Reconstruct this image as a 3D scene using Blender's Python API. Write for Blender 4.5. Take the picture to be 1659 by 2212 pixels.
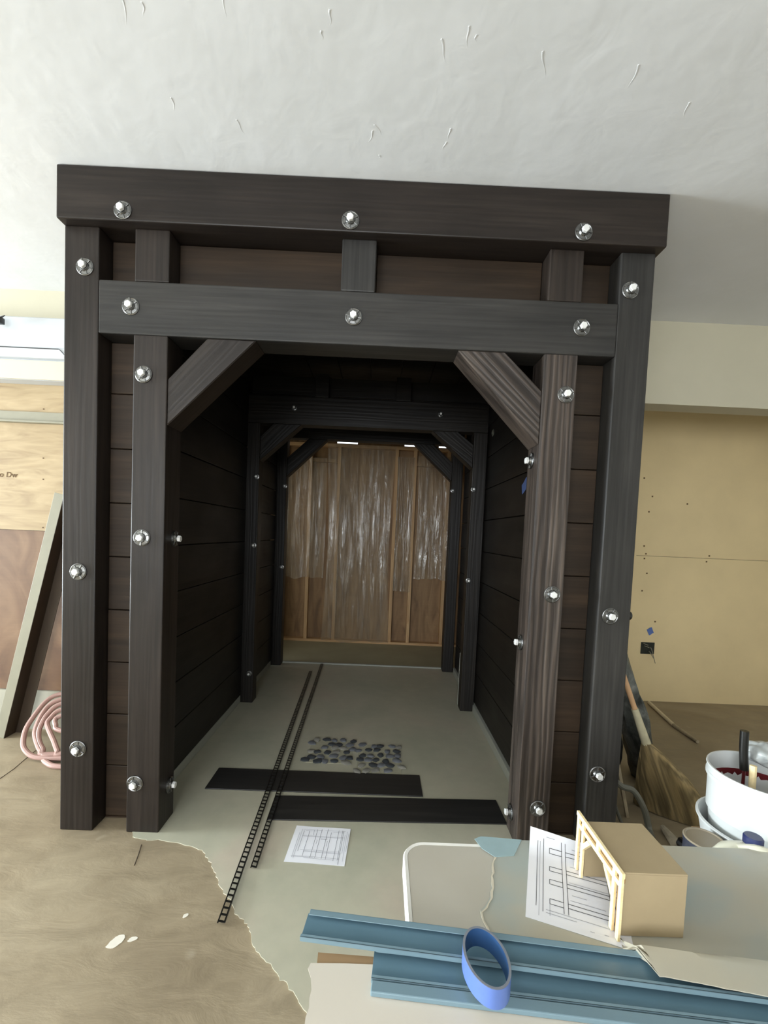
import bpy, bmesh, math, random
from mathutils import Vector, Matrix, noise
random.seed(7)
S = bpy.context.scene
COL = S.collection
for o in list(bpy.data.objects): bpy.data.objects.remove(o)
V = Vector

# ------------------------------------------------------------------ camera
cd = bpy.data.cameras.new('camera'); cam = bpy.data.objects.new('camera', cd); COL.objects.link(cam); S.camera = cam
FPX = 954.28
cd.sensor_fit = 'VERTICAL'; cd.sensor_height = 24.0; cd.lens = FPX / 2212 * 24.0
cd.shift_y = 93.7 / 2212
cd.clip_start = 0.02; cd.clip_end = 200
yaw, pitch, roll = 0.0077, -0.0478, 0.0433
cy, sy, cp, sp = math.cos(yaw), math.sin(yaw), math.cos(pitch), math.sin(pitch)
Fw = V((sy*cp, cy*cp, sp)); Rt = V((cy, -sy, 0)); Up = Rt.cross(Fw)
R2 = math.cos(roll)*Rt + math.sin(roll)*Up; U2 = -math.sin(roll)*Rt + math.cos(roll)*Up
cam.matrix_world = Matrix(((R2.x, U2.x, -Fw.x, 1.335), (R2.y, U2.y, -Fw.y, -1.857), (R2.z, U2.z, -Fw.z, 1.3347), (0, 0, 0, 1)))

# ------------------------------------------------------------------ exposure, world, daylight
S.view_settings.view_transform = 'Standard'; S.view_settings.look = 'None'
S.view_settings.gamma = 1; S.view_settings.use_curve_mapping = False
S.view_settings.exposure = 0.0
w = bpy.data.worlds.new('daylight'); S.world = w; w.use_nodes = True
w.node_tree.nodes['Background'].inputs[0].default_value = (0.85, 0.93, 1.0, 1)
w.node_tree.nodes['Background'].inputs[1].default_value = 2.5

def area(name, loc, direction, sx, sy_, power, color=(1, 1, 1), spread=180):
    l = bpy.data.lights.new(name, 'AREA'); l.shape = 'RECTANGLE'; l.size = sx; l.size_y = sy_
    l.energy = power; l.color = color; l.spread = math.radians(spread)
    o = bpy.data.objects.new(name, l); COL.objects.link(o); o.location = loc
    o.rotation_euler = V(direction).to_track_quat('-Z', 'Y').to_euler()
    return o
# daylight entering through the openings of the left wall and of the wall behind the camera
area('daylight_left_opening', (-6.40, -0.60, 1.15), (1, 0.03, 0.10), 1.9, 1.7, 880, (0.84, 0.94, 1.0))
area('daylight_rear_opening', (0.2, -4.52, 1.6), (0.05, 1, -0.05), 2.6, 1.4, 115, (0.93, 0.965, 1.0))
area('fill_back_room', (-0.1, 3.0, 1.6), (1, 0.1, -0.1), 0.7, 1.2, 1.6, (1.0, 0.95, 0.85))  # added fill lamp brightening the far room; the side wall behind it is solid

# ------------------------------------------------------------------ node helpers
def srgb(r, g, b):
    f = lambda c: (c/255/12.92) if c/255 <= 0.04045 else ((c/255+0.055)/1.055)**2.4
    return (f(r), f(g), f(b), 1)
class NT:
    def __init__(s, name):
        s.m = bpy.data.materials.new(name); s.m.use_nodes = True; s.t = s.m.node_tree; s.b = s.t.nodes['Principled BSDF']
    def n(s, typ, **kw):
        nd = s.t.nodes.new(typ)
        for k, v in kw.items():
            if k.startswith('_'): setattr(nd, k[1:], v)
            else: nd.inputs[k.replace('__', ' ')].default_value = v
        return nd
    def l(s, a, b): s.t.links.new(a, b)
    def coords(s, scale=(1, 1, 1), rnd=True, gen='Object'):
        tc = s.n('ShaderNodeTexCoord'); mp = s.n('ShaderNodeMapping'); mp.inputs['Scale'].default_value = scale
        if rnd:
            oi = s.n('ShaderNodeObjectInfo'); mu = s.n('ShaderNodeVectorMath', _operation='SCALE'); mu.inputs['Scale'].default_value = 37.0
            cx = s.n('ShaderNodeCombineXYZ'); s.l(oi.outputs['Random'], cx.inputs[0]); s.l(oi.outputs['Random'], cx.inputs[1]); s.l(oi.outputs['Random'], cx.inputs[2])
            ad = s.n('ShaderNodeVectorMath', _operation='ADD'); s.l(cx.outputs[0], mu.inputs[0])
            s.l(tc.outputs[gen], ad.inputs[0]); s.l(mu.outputs[0], ad.inputs[1]); s.l(ad.outputs[0], mp.inputs['Vector'])
        else: s.l(tc.outputs[gen], mp.inputs['Vector'])
        return mp.outputs[0]
    def noise(s, vec, scale, detail=4, rough=0.5, dist=0):
        nd = s.n('ShaderNodeTexNoise', Scale=scale, Detail=detail, Roughness=rough, Distortion=dist); s.l(vec, nd.inputs['Vector']); return nd.outputs[0]
    def ramp(s, fac, stops):
        r = s.n('ShaderNodeValToRGB'); e = r.color_ramp.elements
        while len(e) < len(stops): e.new(0.5)
        for i, (p, c) in enumerate(stops): e[i].position = p; e[i].color = c
        s.l(fac, r.inputs[0]); return r.outputs[0]
    def mix(s, fac, a, b, mode='MIX'):
        m = s.n('ShaderNodeMix', _data_type='RGBA', _blend_type=mode)
        for sock, v in ((m.inputs[0], fac), (m.inputs[6], a), (m.inputs[7], b)):
            if hasattr(v, 'links') or isinstance(v, bpy.types.NodeSocket): s.l(v, sock)
            else: sock.default_value = v
        return m.outputs[2]
    def bump(s, h, strength=0.3, dist=0.01, prev=None):
        b = s.n('ShaderNodeBump', Strength=strength, Distance=dist); s.l(h, b.inputs['Height'])
        if prev is not None: s.l(prev, b.inputs['Normal'])
        return b.outputs[0]
    def out(s, col=None, rough=None, nrm=None, **kw):
        for k, v in kw.items(): s.b.inputs[k.replace('__', ' ')].default_value = v
        if col is not None:
            if isinstance(col, tuple): s.b.inputs['Base Color'].default_value = col
            else: s.l(col, s.b.inputs['Base Color'])
        if rough is not None:
            if isinstance(rough, (int, float)): s.b.inputs['Roughness'].default_value = rough
            else: s.l(rough, s.b.inputs['Roughness'])
        if nrm is not None: s.l(nrm, s.b.inputs['Normal'])
        return s.m
def plain(name, col, rough=0.5, var=0.12, scale=6, **kw):
    t = NT(name); v = t.coords(rnd=True); n = t.noise(v, scale, 5, 0.6)
    a = tuple(c*(1-var) for c in col[:3])+(1,); b = tuple(min(1, c*(1+var)) for c in col[:3])+(1,)
    return t.out(t.ramp(n, [(0.3, a), (0.7, b)]), rough, **kw)
def stained(name, dark, mid, light, rough=0.45, contrast=0.5, bumpy=0.25):
    """wood grain along the object's own x axis under a dark stain"""
    t = NT(name); v = t.coords((0.55, 7, 7))
    big = t.noise(v, 1.6, 3, 0.5, 1.2)
    v2 = t.coords((1.6, 60, 60)); fine = t.noise(v2, 1.5, 5, 0.6, 0.3)
    wv = t.n('ShaderNodeTexWave', Scale=2.2, Distortion=11.0, Detail=4.0); wv.inputs['Detail Scale'].default_value = 1.2; wv.bands_direction = 'Y'
    t.l(t.coords((0.35, 5.5, 5.5)), wv.inputs['Vector'])
    vb = t.coords((0.8, 1.5, 1.5)); blot = t.noise(vb, 2.2, 3, 0.5)
    c = t.ramp(big, [(0.25, dark), (0.55, mid), (0.85, light)])
    g = t.ramp(wv.outputs['Fac'], [(0.0, (0.45, 0.45, 0.45, 1)), (0.6, (1.1, 1.1, 1.1, 1)), (1.0, (1.5, 1.45, 1.4, 1))])
    c = t.mix(contrast, c, t.mix(1.0, c, g, 'MULTIPLY'))
    f = t.ramp(fine, [(0.3, (0.6, 0.6, 0.6, 1)), (0.7, (1.35, 1.35, 1.35, 1))])
    c = t.mix(0.6, c, t.mix(1.0, c, f, 'MULTIPLY'))
    bl = t.ramp(blot, [(0.3, (0.75, 0.75, 0.78, 1)), (0.7, (1.3, 1.25, 1.2, 1))])
    c = t.mix(0.8, c, t.mix(1.0, c, bl, 'MULTIPLY'))
    r = t.ramp(blot, [(0.3, (rough-0.08,)*3+(1,)), (0.7, (rough+0.1,)*3+(1,))])
    n1 = t.bump(wv.outputs['Fac'], bumpy*0.6, 0.003); n2 = t.bump(fine, bumpy, 0.002, n1)
    return t.out(c, r, n2, **{'Specular IOR Level': 0.3})
M = {}
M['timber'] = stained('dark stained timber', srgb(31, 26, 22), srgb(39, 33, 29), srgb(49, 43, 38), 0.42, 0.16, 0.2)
M['header'] = stained('grey black stained timber', srgb(44, 43, 41), srgb(52, 51, 49), srgb(62, 61, 59), 0.45, 0.12, 0.12)
M['brown'] = stained('brown stained timber', srgb(48, 42, 38), srgb(66, 59, 54), srgb(90, 82, 75), 0.42, 0.7, 0.7)
M['board'] = stained('dark brown boards', srgb(38, 29, 20), srgb(48, 37, 26), srgb(62, 48, 34), 0.55, 0.15, 0.12)
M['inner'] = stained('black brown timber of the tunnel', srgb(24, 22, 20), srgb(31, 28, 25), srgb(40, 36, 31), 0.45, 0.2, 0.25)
M['bolt'] = plain('bright zinc', (0.86, 0.86, 0.84, 1), 0.4, 0.03, 40, Metallic=0.25)
M['washer'] = plain('dull cast iron washer', (0.20, 0.20, 0.195, 1), 0.3, 0.2, 60, Metallic=1.0)
t = NT('white plaster ceiling'); v = t.coords(rnd=False); a = t.noise(v, 2.2, 4, 0.55); b = t.noise(v, 9, 3, 0.5, 0.6)
M['ceiling'] = t.out(t.ramp(a, [(0.3, srgb(223, 224, 224)), (0.7, srgb(229, 230, 231))]), 0.6, t.bump(b, 0.15, 0.01, t.bump(a, 0.35, 0.02)))
M['drywall'] = plain('cream painted drywall', srgb(200, 194, 172), 0.7, 0.03, 3)
M['wallwhite'] = plain('pale painted wall', srgb(215, 212, 204), 0.8, 0.03, 2)
# concrete floor: trowelled, streaked, stained
t = NT('brown grey concrete'); v = t.coords(rnd=False); v2 = t.coords((1.0, 2.4, 1), rnd=False)
t.t.nodes[-1].inputs['Rotation'].default_value = (0, 0, 0.5)
a = t.noise(v, 1.4, 6, 0.6, 0.5); b = t.noise(v2, 5.0, 6, 0.65, 0.8); c3 = t.noise(v, 28, 4, 0.6)
c = t.ramp(a, [(0.3, srgb(134, 120, 98)), (0.5, srgb(152, 138, 114)), (0.72, srgb(168, 155, 131))])
g = t.ramp(b, [(0.35, (0.82, 0.81, 0.79, 1)), (0.62, (1.08, 1.07, 1.05, 1))])
c = t.mix(0.8, c, t.mix(1.0, c, g, 'MULTIPLY'))
spk = t.ramp(t.noise(v, 7.0, 2, 0.4), [(0.72, (0, 0, 0, 1)), (0.78, (1, 1, 1, 1))])
c = t.mix(t.mix(1.0, spk, (0.35, 0.35, 0.35, 1), 'MULTIPLY'), c, srgb(196, 184, 162))
M['concrete'] = t.out(c, t.ramp(b, [(0.3, (0.42,)*3+(1,)), (0.7, (0.62,)*3+(1,))]), t.bump(b, 0.25, 0.01, t.bump(c3, 0.1, 0.003)))
t = NT('pale green grey leveling compound'); v = t.coords(rnd=False); a = t.noise(v, 1.8, 5, 0.55, 0.4); b = t.noise(v, 12, 5, 0.6)
c = t.ramp(a, [(0.3, srgb(168, 168, 148)), (0.55, srgb(182, 178, 158)), (0.75, srgb(190, 178, 160))])
c = t.mix(0.5, c, t.mix(1.0, c, t.ramp(b, [(0.35, (0.92,)*3+(1,)), (0.65, (1.06,)*3+(1,))]), 'MULTIPLY'))
M['leveler'] = t.out(c, 0.4, t.bump(b, 0.12, 0.004))
M['subfloor'] = plain('dusty subfloor board', srgb(160, 152, 122), 0.7, 0.08, 3)
def plywood(name, a, b, c, kn=None, sc=(1, 5, 5), rough=0.6, var=1.0):
    t = NT(name); v = t.coords(sc, rnd=True); n = t.noise(v, 1.5, 4, 0.5, 1.6)
    col = t.ramp(n, [(0.28, a), (0.5, b), (0.72, c)])
    f = t.noise(t.coords((3, 40, 40)), 2.0, 4, 0.6)
    col = t.mix(0.35, col, t.mix(1.0, col, t.ramp(f, [(0.3, (0.85,)*3+(1,)), (0.7, (1.1,)*3+(1,))]), 'MULTIPLY'))
    return t.out(col, rough)
M['ply'] = plywood('light plywood', srgb(140, 116, 84), srgb(164, 142, 106), srgb(178, 156, 120), sc=(1.6, 9, 9))
M['redply'] = plywood('reddish brown plywood', srgb(90, 62, 40), srgb(110, 80, 54), srgb(128, 98, 70), sc=(2.5, 1.6, 1.6))
M['mdf'] = plain('yellow tan sheet board', srgb(232, 210, 162), 0.65, 0.05, 2.2)
M['osb'] = plywood('orange brown sheathing', srgb(116, 88, 58), srgb(144, 112, 76), srgb(164, 132, 92), sc=(6, 1.5, 1))
M['stud'] = plywood('pale pine stud', srgb(176, 138, 96), srgb(196, 158, 112), srgb(208, 174, 128), sc=(1, 10, 10))
M['kerb'] = plain('pale concrete kerb', srgb(160, 156, 140), 0.7, 0.06, 5)
M['white'] = plain('white enamel', srgb(196, 200, 204), 0.4, 0.02, 3)
M['cream'] = plain('cream trim', srgb(206, 198, 176), 0.5, 0.03, 3)
M['blackline'] = plain('black seam', srgb(14, 16, 18), 0.5)
M['alu'] = plain('grey green metal', srgb(142, 138, 120), 0.45, 0.06, 8)
M['shadow_metal'] = plain('channel web with painted shade', srgb(58, 46, 34), 0.5, 0.1, 8)  # shade inside the leaning channel, painted as a darker copy of its metal
M['pink'] = plain('pink rubber hose', srgb(164, 130, 120), 0.5, 0.06, 10)
M['blackplank'] = plywood('black floor plank', srgb(30, 30, 30), srgb(38, 37, 36), srgb(46, 45, 43), sc=(1, 14, 14), rough=0.45)
M['blackmetal'] = plain('black metal', srgb(24, 23, 20), 0.35, 0.2, 20)
M['paper'] = plain('white printer paper', srgb(232, 232, 236), 0.8, 0.015, 4)
M['ink'] = plain('grey ink', srgb(104, 104, 110), 0.8)
M['inkfaint'] = plain('faint grey ink', srgb(176, 176, 182), 0.8)
M['inkblack'] = plain('black ink', srgb(48, 46, 50), 0.8)
M['pencil'] = plain('brown pencil', srgb(96, 72, 44), 0.8)
M['stone_a'] = plain('dark slate pebble', srgb(62, 66, 70), 0.5, 0.25, 20)
M['stone_b'] = plain('blue grey pebble', srgb(104, 107, 112), 0.5, 0.2, 20)
M['stone_c'] = plain('light grey pebble', srgb(138, 136, 128), 0.5, 0.2, 20)
M['mesh_back'] = plain('pale mesh backing', srgb(168, 164, 142), 0.8, 0.1, 30)
t = NT('off white table top'); v = t.coords(rnd=False); a = t.noise(v, 3.0, 4, 0.5); b = t.noise(v, 60, 2, 0.5)
M['table'] = t.out(t.ramp(a, [(0.3, srgb(182, 176, 162)), (0.7, srgb(192, 187, 174))]), 0.4, t.bump(b, 0.08, 0.002))
M['tabledge'] = plain('white plastic table edge', srgb(236, 234, 226), 0.4, 0.02, 4)
t = NT('pale protective sheet'); v = t.coords(rnd=False); a = t.noise(v, 3.2, 3, 0.5, 0.6)
M['sheet'] = t.out(t.ramp(a, [(0.36, srgb(184, 178, 160)), (0.5, srgb(180, 178, 164)), (0.66, srgb(166, 176, 172))]), 0.3)
M['sheet_white'] = plain('warm white paper sheet', srgb(206, 198, 184), 0.6, 0.02, 3)
M['sheet_edge'] = plain('torn paper core', srgb(204, 196, 176), 0.8, 0.03, 10)
M['bluefilm'] = plain('blue protective film', srgb(92, 120, 134), 0.3, 0.07, 5)
M['bluefilm_pale'] = plain('pale blue film', srgb(118, 142, 152), 0.3, 0.05, 5)
M['bluefilm_scrap'] = plain('very pale blue film', srgb(158, 182, 186), 0.3, 0.06, 14)
M['tapeblue'] = plain('blue painters tape', srgb(92, 118, 182), 0.45, 0.06, 12)
M['tapecore'] = plain('grey brown tape edge', srgb(120, 124, 132), 0.6, 0.1, 12)
M['tapein'] = plain('dark blue tape inner face', srgb(44, 76, 118), 0.4, 0.1, 12)
M['balsa'] = plywood('pale balsa strip', srgb(238, 214, 160), srgb(250, 228, 176), srgb(255, 236, 190), sc=(3, 30, 30))
M['model_ply'] = plain('tan model plywood', srgb(172, 154, 122), 0.5, 0.05, 9)
M['model_dark'] = plain('brown model panel', srgb(150, 112, 70), 0.6, 0.1, 20)
M['bucket'] = plain('white bucket plastic', srgb(206, 209, 207), 0.35, 0.02, 5)
M['redpaint'] = plain('dark red paint residue', srgb(96, 22, 26), 0.4, 0.45, 14)
M['can_dark'] = plain('dark slate can label', srgb(52, 56, 70), 0.4, 0.1, 10)
M['can_lid'] = plain('brown grey can lid', srgb(150, 138, 118), 0.4, 0.08, 10)
M['jug'] = plain('milky jug plastic', srgb(222, 220, 200), 0.35, 0.02, 6)
M['cap'] = plain('navy cap', srgb(44, 52, 92), 0.35, 0.08, 8)
M['straw'] = stained('broom corn straw', srgb(108, 94, 64), srgb(138, 122, 88), srgb(162, 146, 112), 0.7, 0.6, 0.8)
M['handle'] = plain('tan broom handle', srgb(196, 156, 116), 0.5, 0.1, 10)
M['binding'] = plain('pale broom binding', srgb(190, 182, 152), 0.5, 0.1, 30)
t = NT('mottled grey felt'); v = t.coords(); a = t.noise(v, 9, 5, 0.6, 0.5)
M['felt'] = t.out(t.ramp(a, [(0.35, srgb(52, 54, 50)), (0.55, srgb(104, 106, 100)), (0.7, srgb(150, 152, 144))]), 0.55, t.bump(a, 0.5, 0.02))
M['blackbag'] = plain('black plastic bag', srgb(16, 15, 17), 0.35, 0.3, 10)
M['greystrap'] = plain('grey rubber tube', srgb(104, 104, 94), 0.4, 0.15, 10)
M['dowel'] = plain('pale dowel', srgb(226, 212, 182), 0.5, 0.08, 10)
M['dowel_dirty'] = plain('stained dowel end', srgb(170, 156, 130), 0.6, 0.3, 14)
M['box_dark'] = plain('dark green black box', srgb(24, 30, 22), 0.5, 0.4, 30)
M['brush'] = plain('dirty bristle', srgb(170, 160, 140), 0.7, 0.2, 20)
M['cardboard'] = plain('brown cardboard', srgb(150, 122, 88), 0.8, 0.06, 5)
M['rag'] = plain('crumpled clear wrap', srgb(176, 180, 178), 0.25, 0.15, 20)
M['strip_pale'] = plain('pale grey strip', srgb(160, 162, 152), 0.5, 0.06, 6)
M['patch_white'] = plain('white plaster spill', srgb(226, 220, 206), 0.7, 0.05, 20)
M['crack'] = plain('dark floor crack', srgb(74, 62, 46), 0.9)
# translucent polythene: mostly see-through, with a soft sheen along its folds
t = NT('clear polythene'); v = t.coords((14, 14, 1.1)); a = t.noise(v, 1.4, 5, 0.6, 0.8)
tr = t.n('ShaderNodeBsdfTransparent'); df = t.n('ShaderNodeBsdfTranslucent'); d2 = t.n('ShaderNodeBsdfDiffuse'); gl = t.n('ShaderNodeBsdfGlossy', Roughness=0.22)
df.inputs[0].default_value = d2.inputs[0].default_value = srgb(206, 188, 156); gl.inputs[0].default_value = (0.8, 0.8, 0.78, 1)
nb = t.bump(a, 1.0, 0.03); t.l(nb, gl.inputs['Normal']); t.l(nb, d2.inputs['Normal'])
m1 = t.n('ShaderNodeMixShader'); m1.inputs[0].default_value = 0.22; t.l(tr.outputs[0], m1.inputs[1]); t.l(d2.outputs[0], m1.inputs[2])
m2 = t.n('ShaderNodeMixShader'); t.l(t.ramp(a, [(0.45, (0.03,)*3+(1,)), (0.75, (0.34,)*3+(1,))]), m2.inputs[0]); t.l(m1.outputs[0], m2.inputs[1]); t.l(gl.outputs[0], m2.inputs[2])
t.l(m2.outputs[0], t.t.nodes['Material Output'].inputs[0]); M['poly'] = t.m

# ------------------------------------------------------------------ mesh helpers
def tag(o, label=None, cat=None, group=None, kind=None):
    if label: o['label'] = label
    if cat: o['category'] = cat
    if group: o['group'] = group
    if kind: o['kind'] = kind
    return o
def empty(name, loc, label, cat, group=None):
    o = bpy.data.objects.new(name, None); COL.objects.link(o); o.location = loc; o.empty_display_size = 0.05
    return tag(o, label, cat, group)
def rootloc(p):
    v = V((0, 0, 0))
    while p is not None: v += V(p.location); p = p.parent
    return v
def link(name, bm, mat, parent=None, loc=(0, 0, 0), rot=None, smooth=False, mats=None):
    me = bpy.data.meshes.new(name); bmesh.ops.recalc_face_normals(bm, faces=bm.faces); bm.to_mesh(me); bm.free()
    for m in (mats or [mat]): me.materials.append(m)
    if smooth:
        for p in me.polygons: p.use_smooth = True
        me.set_sharp_from_angle(angle=math.radians(35))
    o = bpy.data.objects.new(name, me); COL.objects.link(o)
    if rot is not None: o.rotation_euler = rot
    if parent is not None:
        o.parent = parent
        L = V(loc) - rootloc(parent)
        if parent.type != 'EMPTY':
            L = parent.rotation_euler.to_matrix().inverted() @ L
            if rot is not None or parent.rotation_euler.to_matrix() != Matrix.Identity(3):
                rm = (rot.to_matrix() if hasattr(rot, 'to_matrix') else Matrix.Identity(3))
                o.rotation_euler = (parent.rotation_euler.to_matrix().inverted() @ rm).to_euler()
        o.location = L
    else: o.location = loc
    return o
def bbox(bm, a, b, bev=0, mi=0):
    a, b = V(a), V(b); c = (a+b)/2; s = b-a
    r = bmesh.ops.create_cube(bm, size=1, matrix=Matrix.Translation(c) @ Matrix.Diagonal((abs(s.x), abs(s.y), abs(s.z), 1)))
    fs = {f for v in r['verts'] for f in v.link_faces}
    for f in fs: f.material_index = mi
    if bev:
        es = list({e for v in r['verts'] for e in v.link_edges})
        bmesh.ops.bevel(bm, geom=es, offset=bev, segments=2, affect='EDGES', profile=0.5, material=mi)
    return bm
def box(name, a, b, mat, parent=None, bev=0, loc=None, **kw):
    """box between world corners a and b; the object's origin sits at loc or at a"""
    loc = V(loc if loc is not None else a); bm = bmesh.new(); bbox(bm, V(a)-loc, V(b)-loc, bev)
    return link(name, bm, mat, parent, loc, **kw)
def timber(name, p0, p1, wy, wz, mat, parent, roll=0, bev=0.005, up=(0, 1, 0)):
    """beam from centre p0 to centre p1; local x runs along the grain, wy across `up`, wz along `up`"""
    p0, p1 = V(p0), V(p1); x = (p1-p0).normalized(); z = V(up); z = (z - x*z.dot(x)).normalized(); y = z.cross(x)
    L = (p1-p0).length; bm = bmesh.new(); n = max(2, int(L/0.12)); seed = random.random()*50
    bbox(bm, (0, -wy/2, -wz/2), (L, wy/2, wz/2), bev)
    rm = Matrix((x, y, z)).transposed()
    return link(name, bm, mat, parent, p0, rm.to_euler())
def lathe(bm, prof, seg=28, cap0=True, cap1=True, mi=0, M4=None):
    rings = []
    for r, z in prof:
        rings.append([bm.verts.new((r*math.cos(2*math.pi*i/seg), r*math.sin(2*math.pi*i/seg), z)) for i in range(seg)])
    fs = []
    for a, b in zip(rings, rings[1:]):
        for i in range(seg): fs.append(bm.faces.new((a[i], a[(i+1) % seg], b[(i+1) % seg], b[i])))
    if cap0: fs.append(bm.faces.new(rings[0][::-1]))
    if cap1: fs.append(bm.faces.new(rings[-1]))
    for f in fs: f.material_index = mi
    if M4 is not None: bmesh.ops.transform(bm, matrix=M4, verts=[v for r in rings for v in r])
    return rings
def tube(bm, pts, r, seg=10, closed=False, mi=0, taper=None):
    pts = [V(p) for p in pts]; n = len(pts); rings = []; prev = None
    for i, p in enumerate(pts):
        if closed: d = (pts[(i+1) % n]-pts[i-1]).normalized()
        else: d = (pts[min(i+1, n-1)]-pts[max(i-1, 0)]).normalized()
        if prev is None:
            u = d.cross(V((0, 0, 1)));
            if u.length < 1e-3: u = d.cross(V((1, 0, 0)))
            u.normalize()
        else: u = (prev - d*prev.dot(d)).normalized()
        prev = u; v = d.cross(u); rr = r if taper is None else r*(1+(taper-1)*i/(n-1))
        rings.append([bm.verts.new(p + rr*(math.cos(2*math.pi*k/seg)*u + math.sin(2*math.pi*k/seg)*v)) for k in range(seg)])
    for i in range(n if closed else n-1):
        a, b = rings[i], rings[(i+1) % n]
        for k in range(seg): bm.faces.new((a[k], a[(k+1) % seg], b[(k+1) % seg], b[k])).material_index = mi
    if not closed: bm.faces.new(rings[0][::-1]).material_index = mi; bm.faces.new(rings[-1]).material_index = mi
def smoothpath(pts, sub=6):
    pts = [V(p) for p in pts]; out = []
    for i in range(len(pts)-1):
        p0, p1, p2, p3 = pts[max(i-1, 0)], pts[i], pts[i+1], pts[min(i+2, len(pts)-1)]
        for s in range(sub):
            t = s/sub
            out.append(0.5*((2*p1)+(-p0+p2)*t+(2*p0-5*p1+4*p2-p3)*t*t+(-p0+3*p1-3*p2+p3)*t**3))
    out.append(pts[-1]); return out
def slab(bm, poly, z0, z1, mi=0):
    """flat outline poly [(x,y)] extruded from z0 to z1"""
    a = [bm.verts.new((x, y, z0)) for x, y in poly]; b = [bm.verts.new((x, y, z1)) for x, y in poly]
    bm.faces.new(a[::-1]).material_index = mi; bm.faces.new(b).material_index = mi
    for i in range(len(a)): bm.faces.new((a[i], a[(i+1) % len(a)], b[(i+1) % len(a)], b[i])).material_index = mi
def prism(name, poly, z0, z1, mat, parent=None, **kw):
    x0, y0 = poly[0]; bm = bmesh.new(); slab(bm, [(x-x0, y-y0) for x, y in poly], 0, z1-z0)
    return link(name, bm, mat, parent, (x0, y0, z0), **kw)
def struct(o): o['kind'] = 'structure'; return o

# ================================================================== THE SETTING
CZ = 2.734
struct(box('floor', (-7.0, -5.2, -0.12), (5.6, 3.8, 0), M['concrete'], loc=(0, 0, 0)))
# the ceiling with its raised knife marks
bm = bmesh.new(); bbox(bm, (-7.0, -5.2, CZ), (5.6, 1.05, CZ+0.15))
marks = [(0.852, -0.595, .07, 1.75), (1.133, -0.576, .035, 1.75), (1.105, -0.535, .02, 1.7), (0.783, -0.23, .05, 1.3), (1.235, -0.219, .045, 1.9), (1.268, -0.248, .04, 1.0),
         (1.458, -0.503, .06, 1.2), (1.518, -0.543, .05, 1.4), (1.54, -0.549, .015, 1.2), (1.758, -0.48, .07, 1.15), (2.032, -0.46, .06, 1.45), (2.256, -0.369, .05, 1.2),
         (1.511, -0.244, .04, 1.5), (0.623, -0.575, .03, 1.9), (0.578, -0.304, .04, 1.8), (0.568, -0.567, .08, 1.9), (1.268, -0.144, .012, 1.5), (1.50, -0.20, .03, 1.7)]
for x, y, L, an in marks:
    L *= 1.5; pts = [(x+math.cos(an)*L*(k/8-0.5)+.003*math.sin(k*.9+x*9), y+math.sin(an)*L*(k/8-0.5), CZ+0.0014) for k in range(9)]
    n0 = len(bm.verts); tube(bm, pts, 0.0030, 6, taper=0.4)
struct(link('ceiling', bm, M['ceiling']))
# walls: left and front (behind the camera) have the openings the daylight comes through
bm = bmesh.new()
for a, b in [((-6.6, -5.0, 0), (-6.5, -2.2, CZ)), ((-6.6, 0.3, 0), (-6.5, 1.05, CZ)), ((-6.6, -2.2, 0), (-6.5, 0.3, 0.3)), ((-6.6, -2.2, 2.4), (-6.5, 0.3, CZ))]: bbox(bm, a, b)
struct(link('wall_left', bm, M['wallwhite']))
bm = bmesh.new()
for a, b in [((-6.6, -4.7, 0), (-1.2, -4.6, CZ)), ((1.6, -4.7, 0), (5.4, -4.6, CZ)), ((-1.2, -4.7, 0), (1.6, -4.6, 0.85)), ((-1.2, -4.7, 2.35), (1.6, -4.6, CZ))]: bbox(bm, a, b)
struct(link('wall_front', bm, M['wallwhite']))
struct(box('wall_right', (5.3, -4.7, 0), (5.4, 3.7, CZ+0.4), M['wallwhite']))
bm = bmesh.new(); bbox(bm, (-6.6, 0.935, 0), (0.03, 1.045, CZ)); bbox(bm, (0.03, 0.95, 2.62), (2.40, 1.045, CZ))
struct(link('wall_back', bm, M['drywall']))
struct(box('wall_header', (2.40, 0.95, 2.226), (5.4, 1.10, CZ+0.02), M['drywall']))
bm = bmesh.new(); bbox(bm, (2.38, 1.87, 0), (5.4, 1.95, CZ)); 
bbox(bm, (3.5, 1.8695, 1.2465), (5.3, 1.8705, 1.2495), mi=1)
for px, pz in [(3.52, 1.9), (3.60, 1.75), (3.58, 1.62), (3.56, 1.33), (3.58, 1.265), (3.57, 1.225), (3.60, 1.10), (3.57, .95), (3.9, 1.7), (4.12, 1.27), (4.1, 1.22), (3.7, .69)]:
    bbox(bm, (px-.006, 1.868, pz-.006), (px+.006, 1.8705, pz+.006), mi=1)
struct(link('wall_alcove', bm, None, mats=[M['mdf'], M['pencil']]))
struct(box('ceiling_alcove', (2.38, 1.05, CZ), (5.4, 2.0, CZ+0.1), M['ceiling']))
# far room beyond the tunnel
struct(box('ceiling_far', (-1.0, 1.05, CZ+0.02), (2.7, 3.7, CZ+0.12), M['wallwhite']))
struct(box('wall_far_left', (-0.4, 2.50, 0), (-0.32, 3.6, CZ), M['redply']))
struct(box('wall_far_right', (2.62, 1.95, 0), (2.70, 3.6, CZ), M['redply']))
struct(box('floor_far', (-0.3, 2.56, 0.0), (2.6, 3.42, 0.012), M['subfloor']))
struct(box('trim_threshold', (0.1, 2.535, 0.0), (2.3, 2.562, 0.016), M['strip_pale']))
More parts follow.
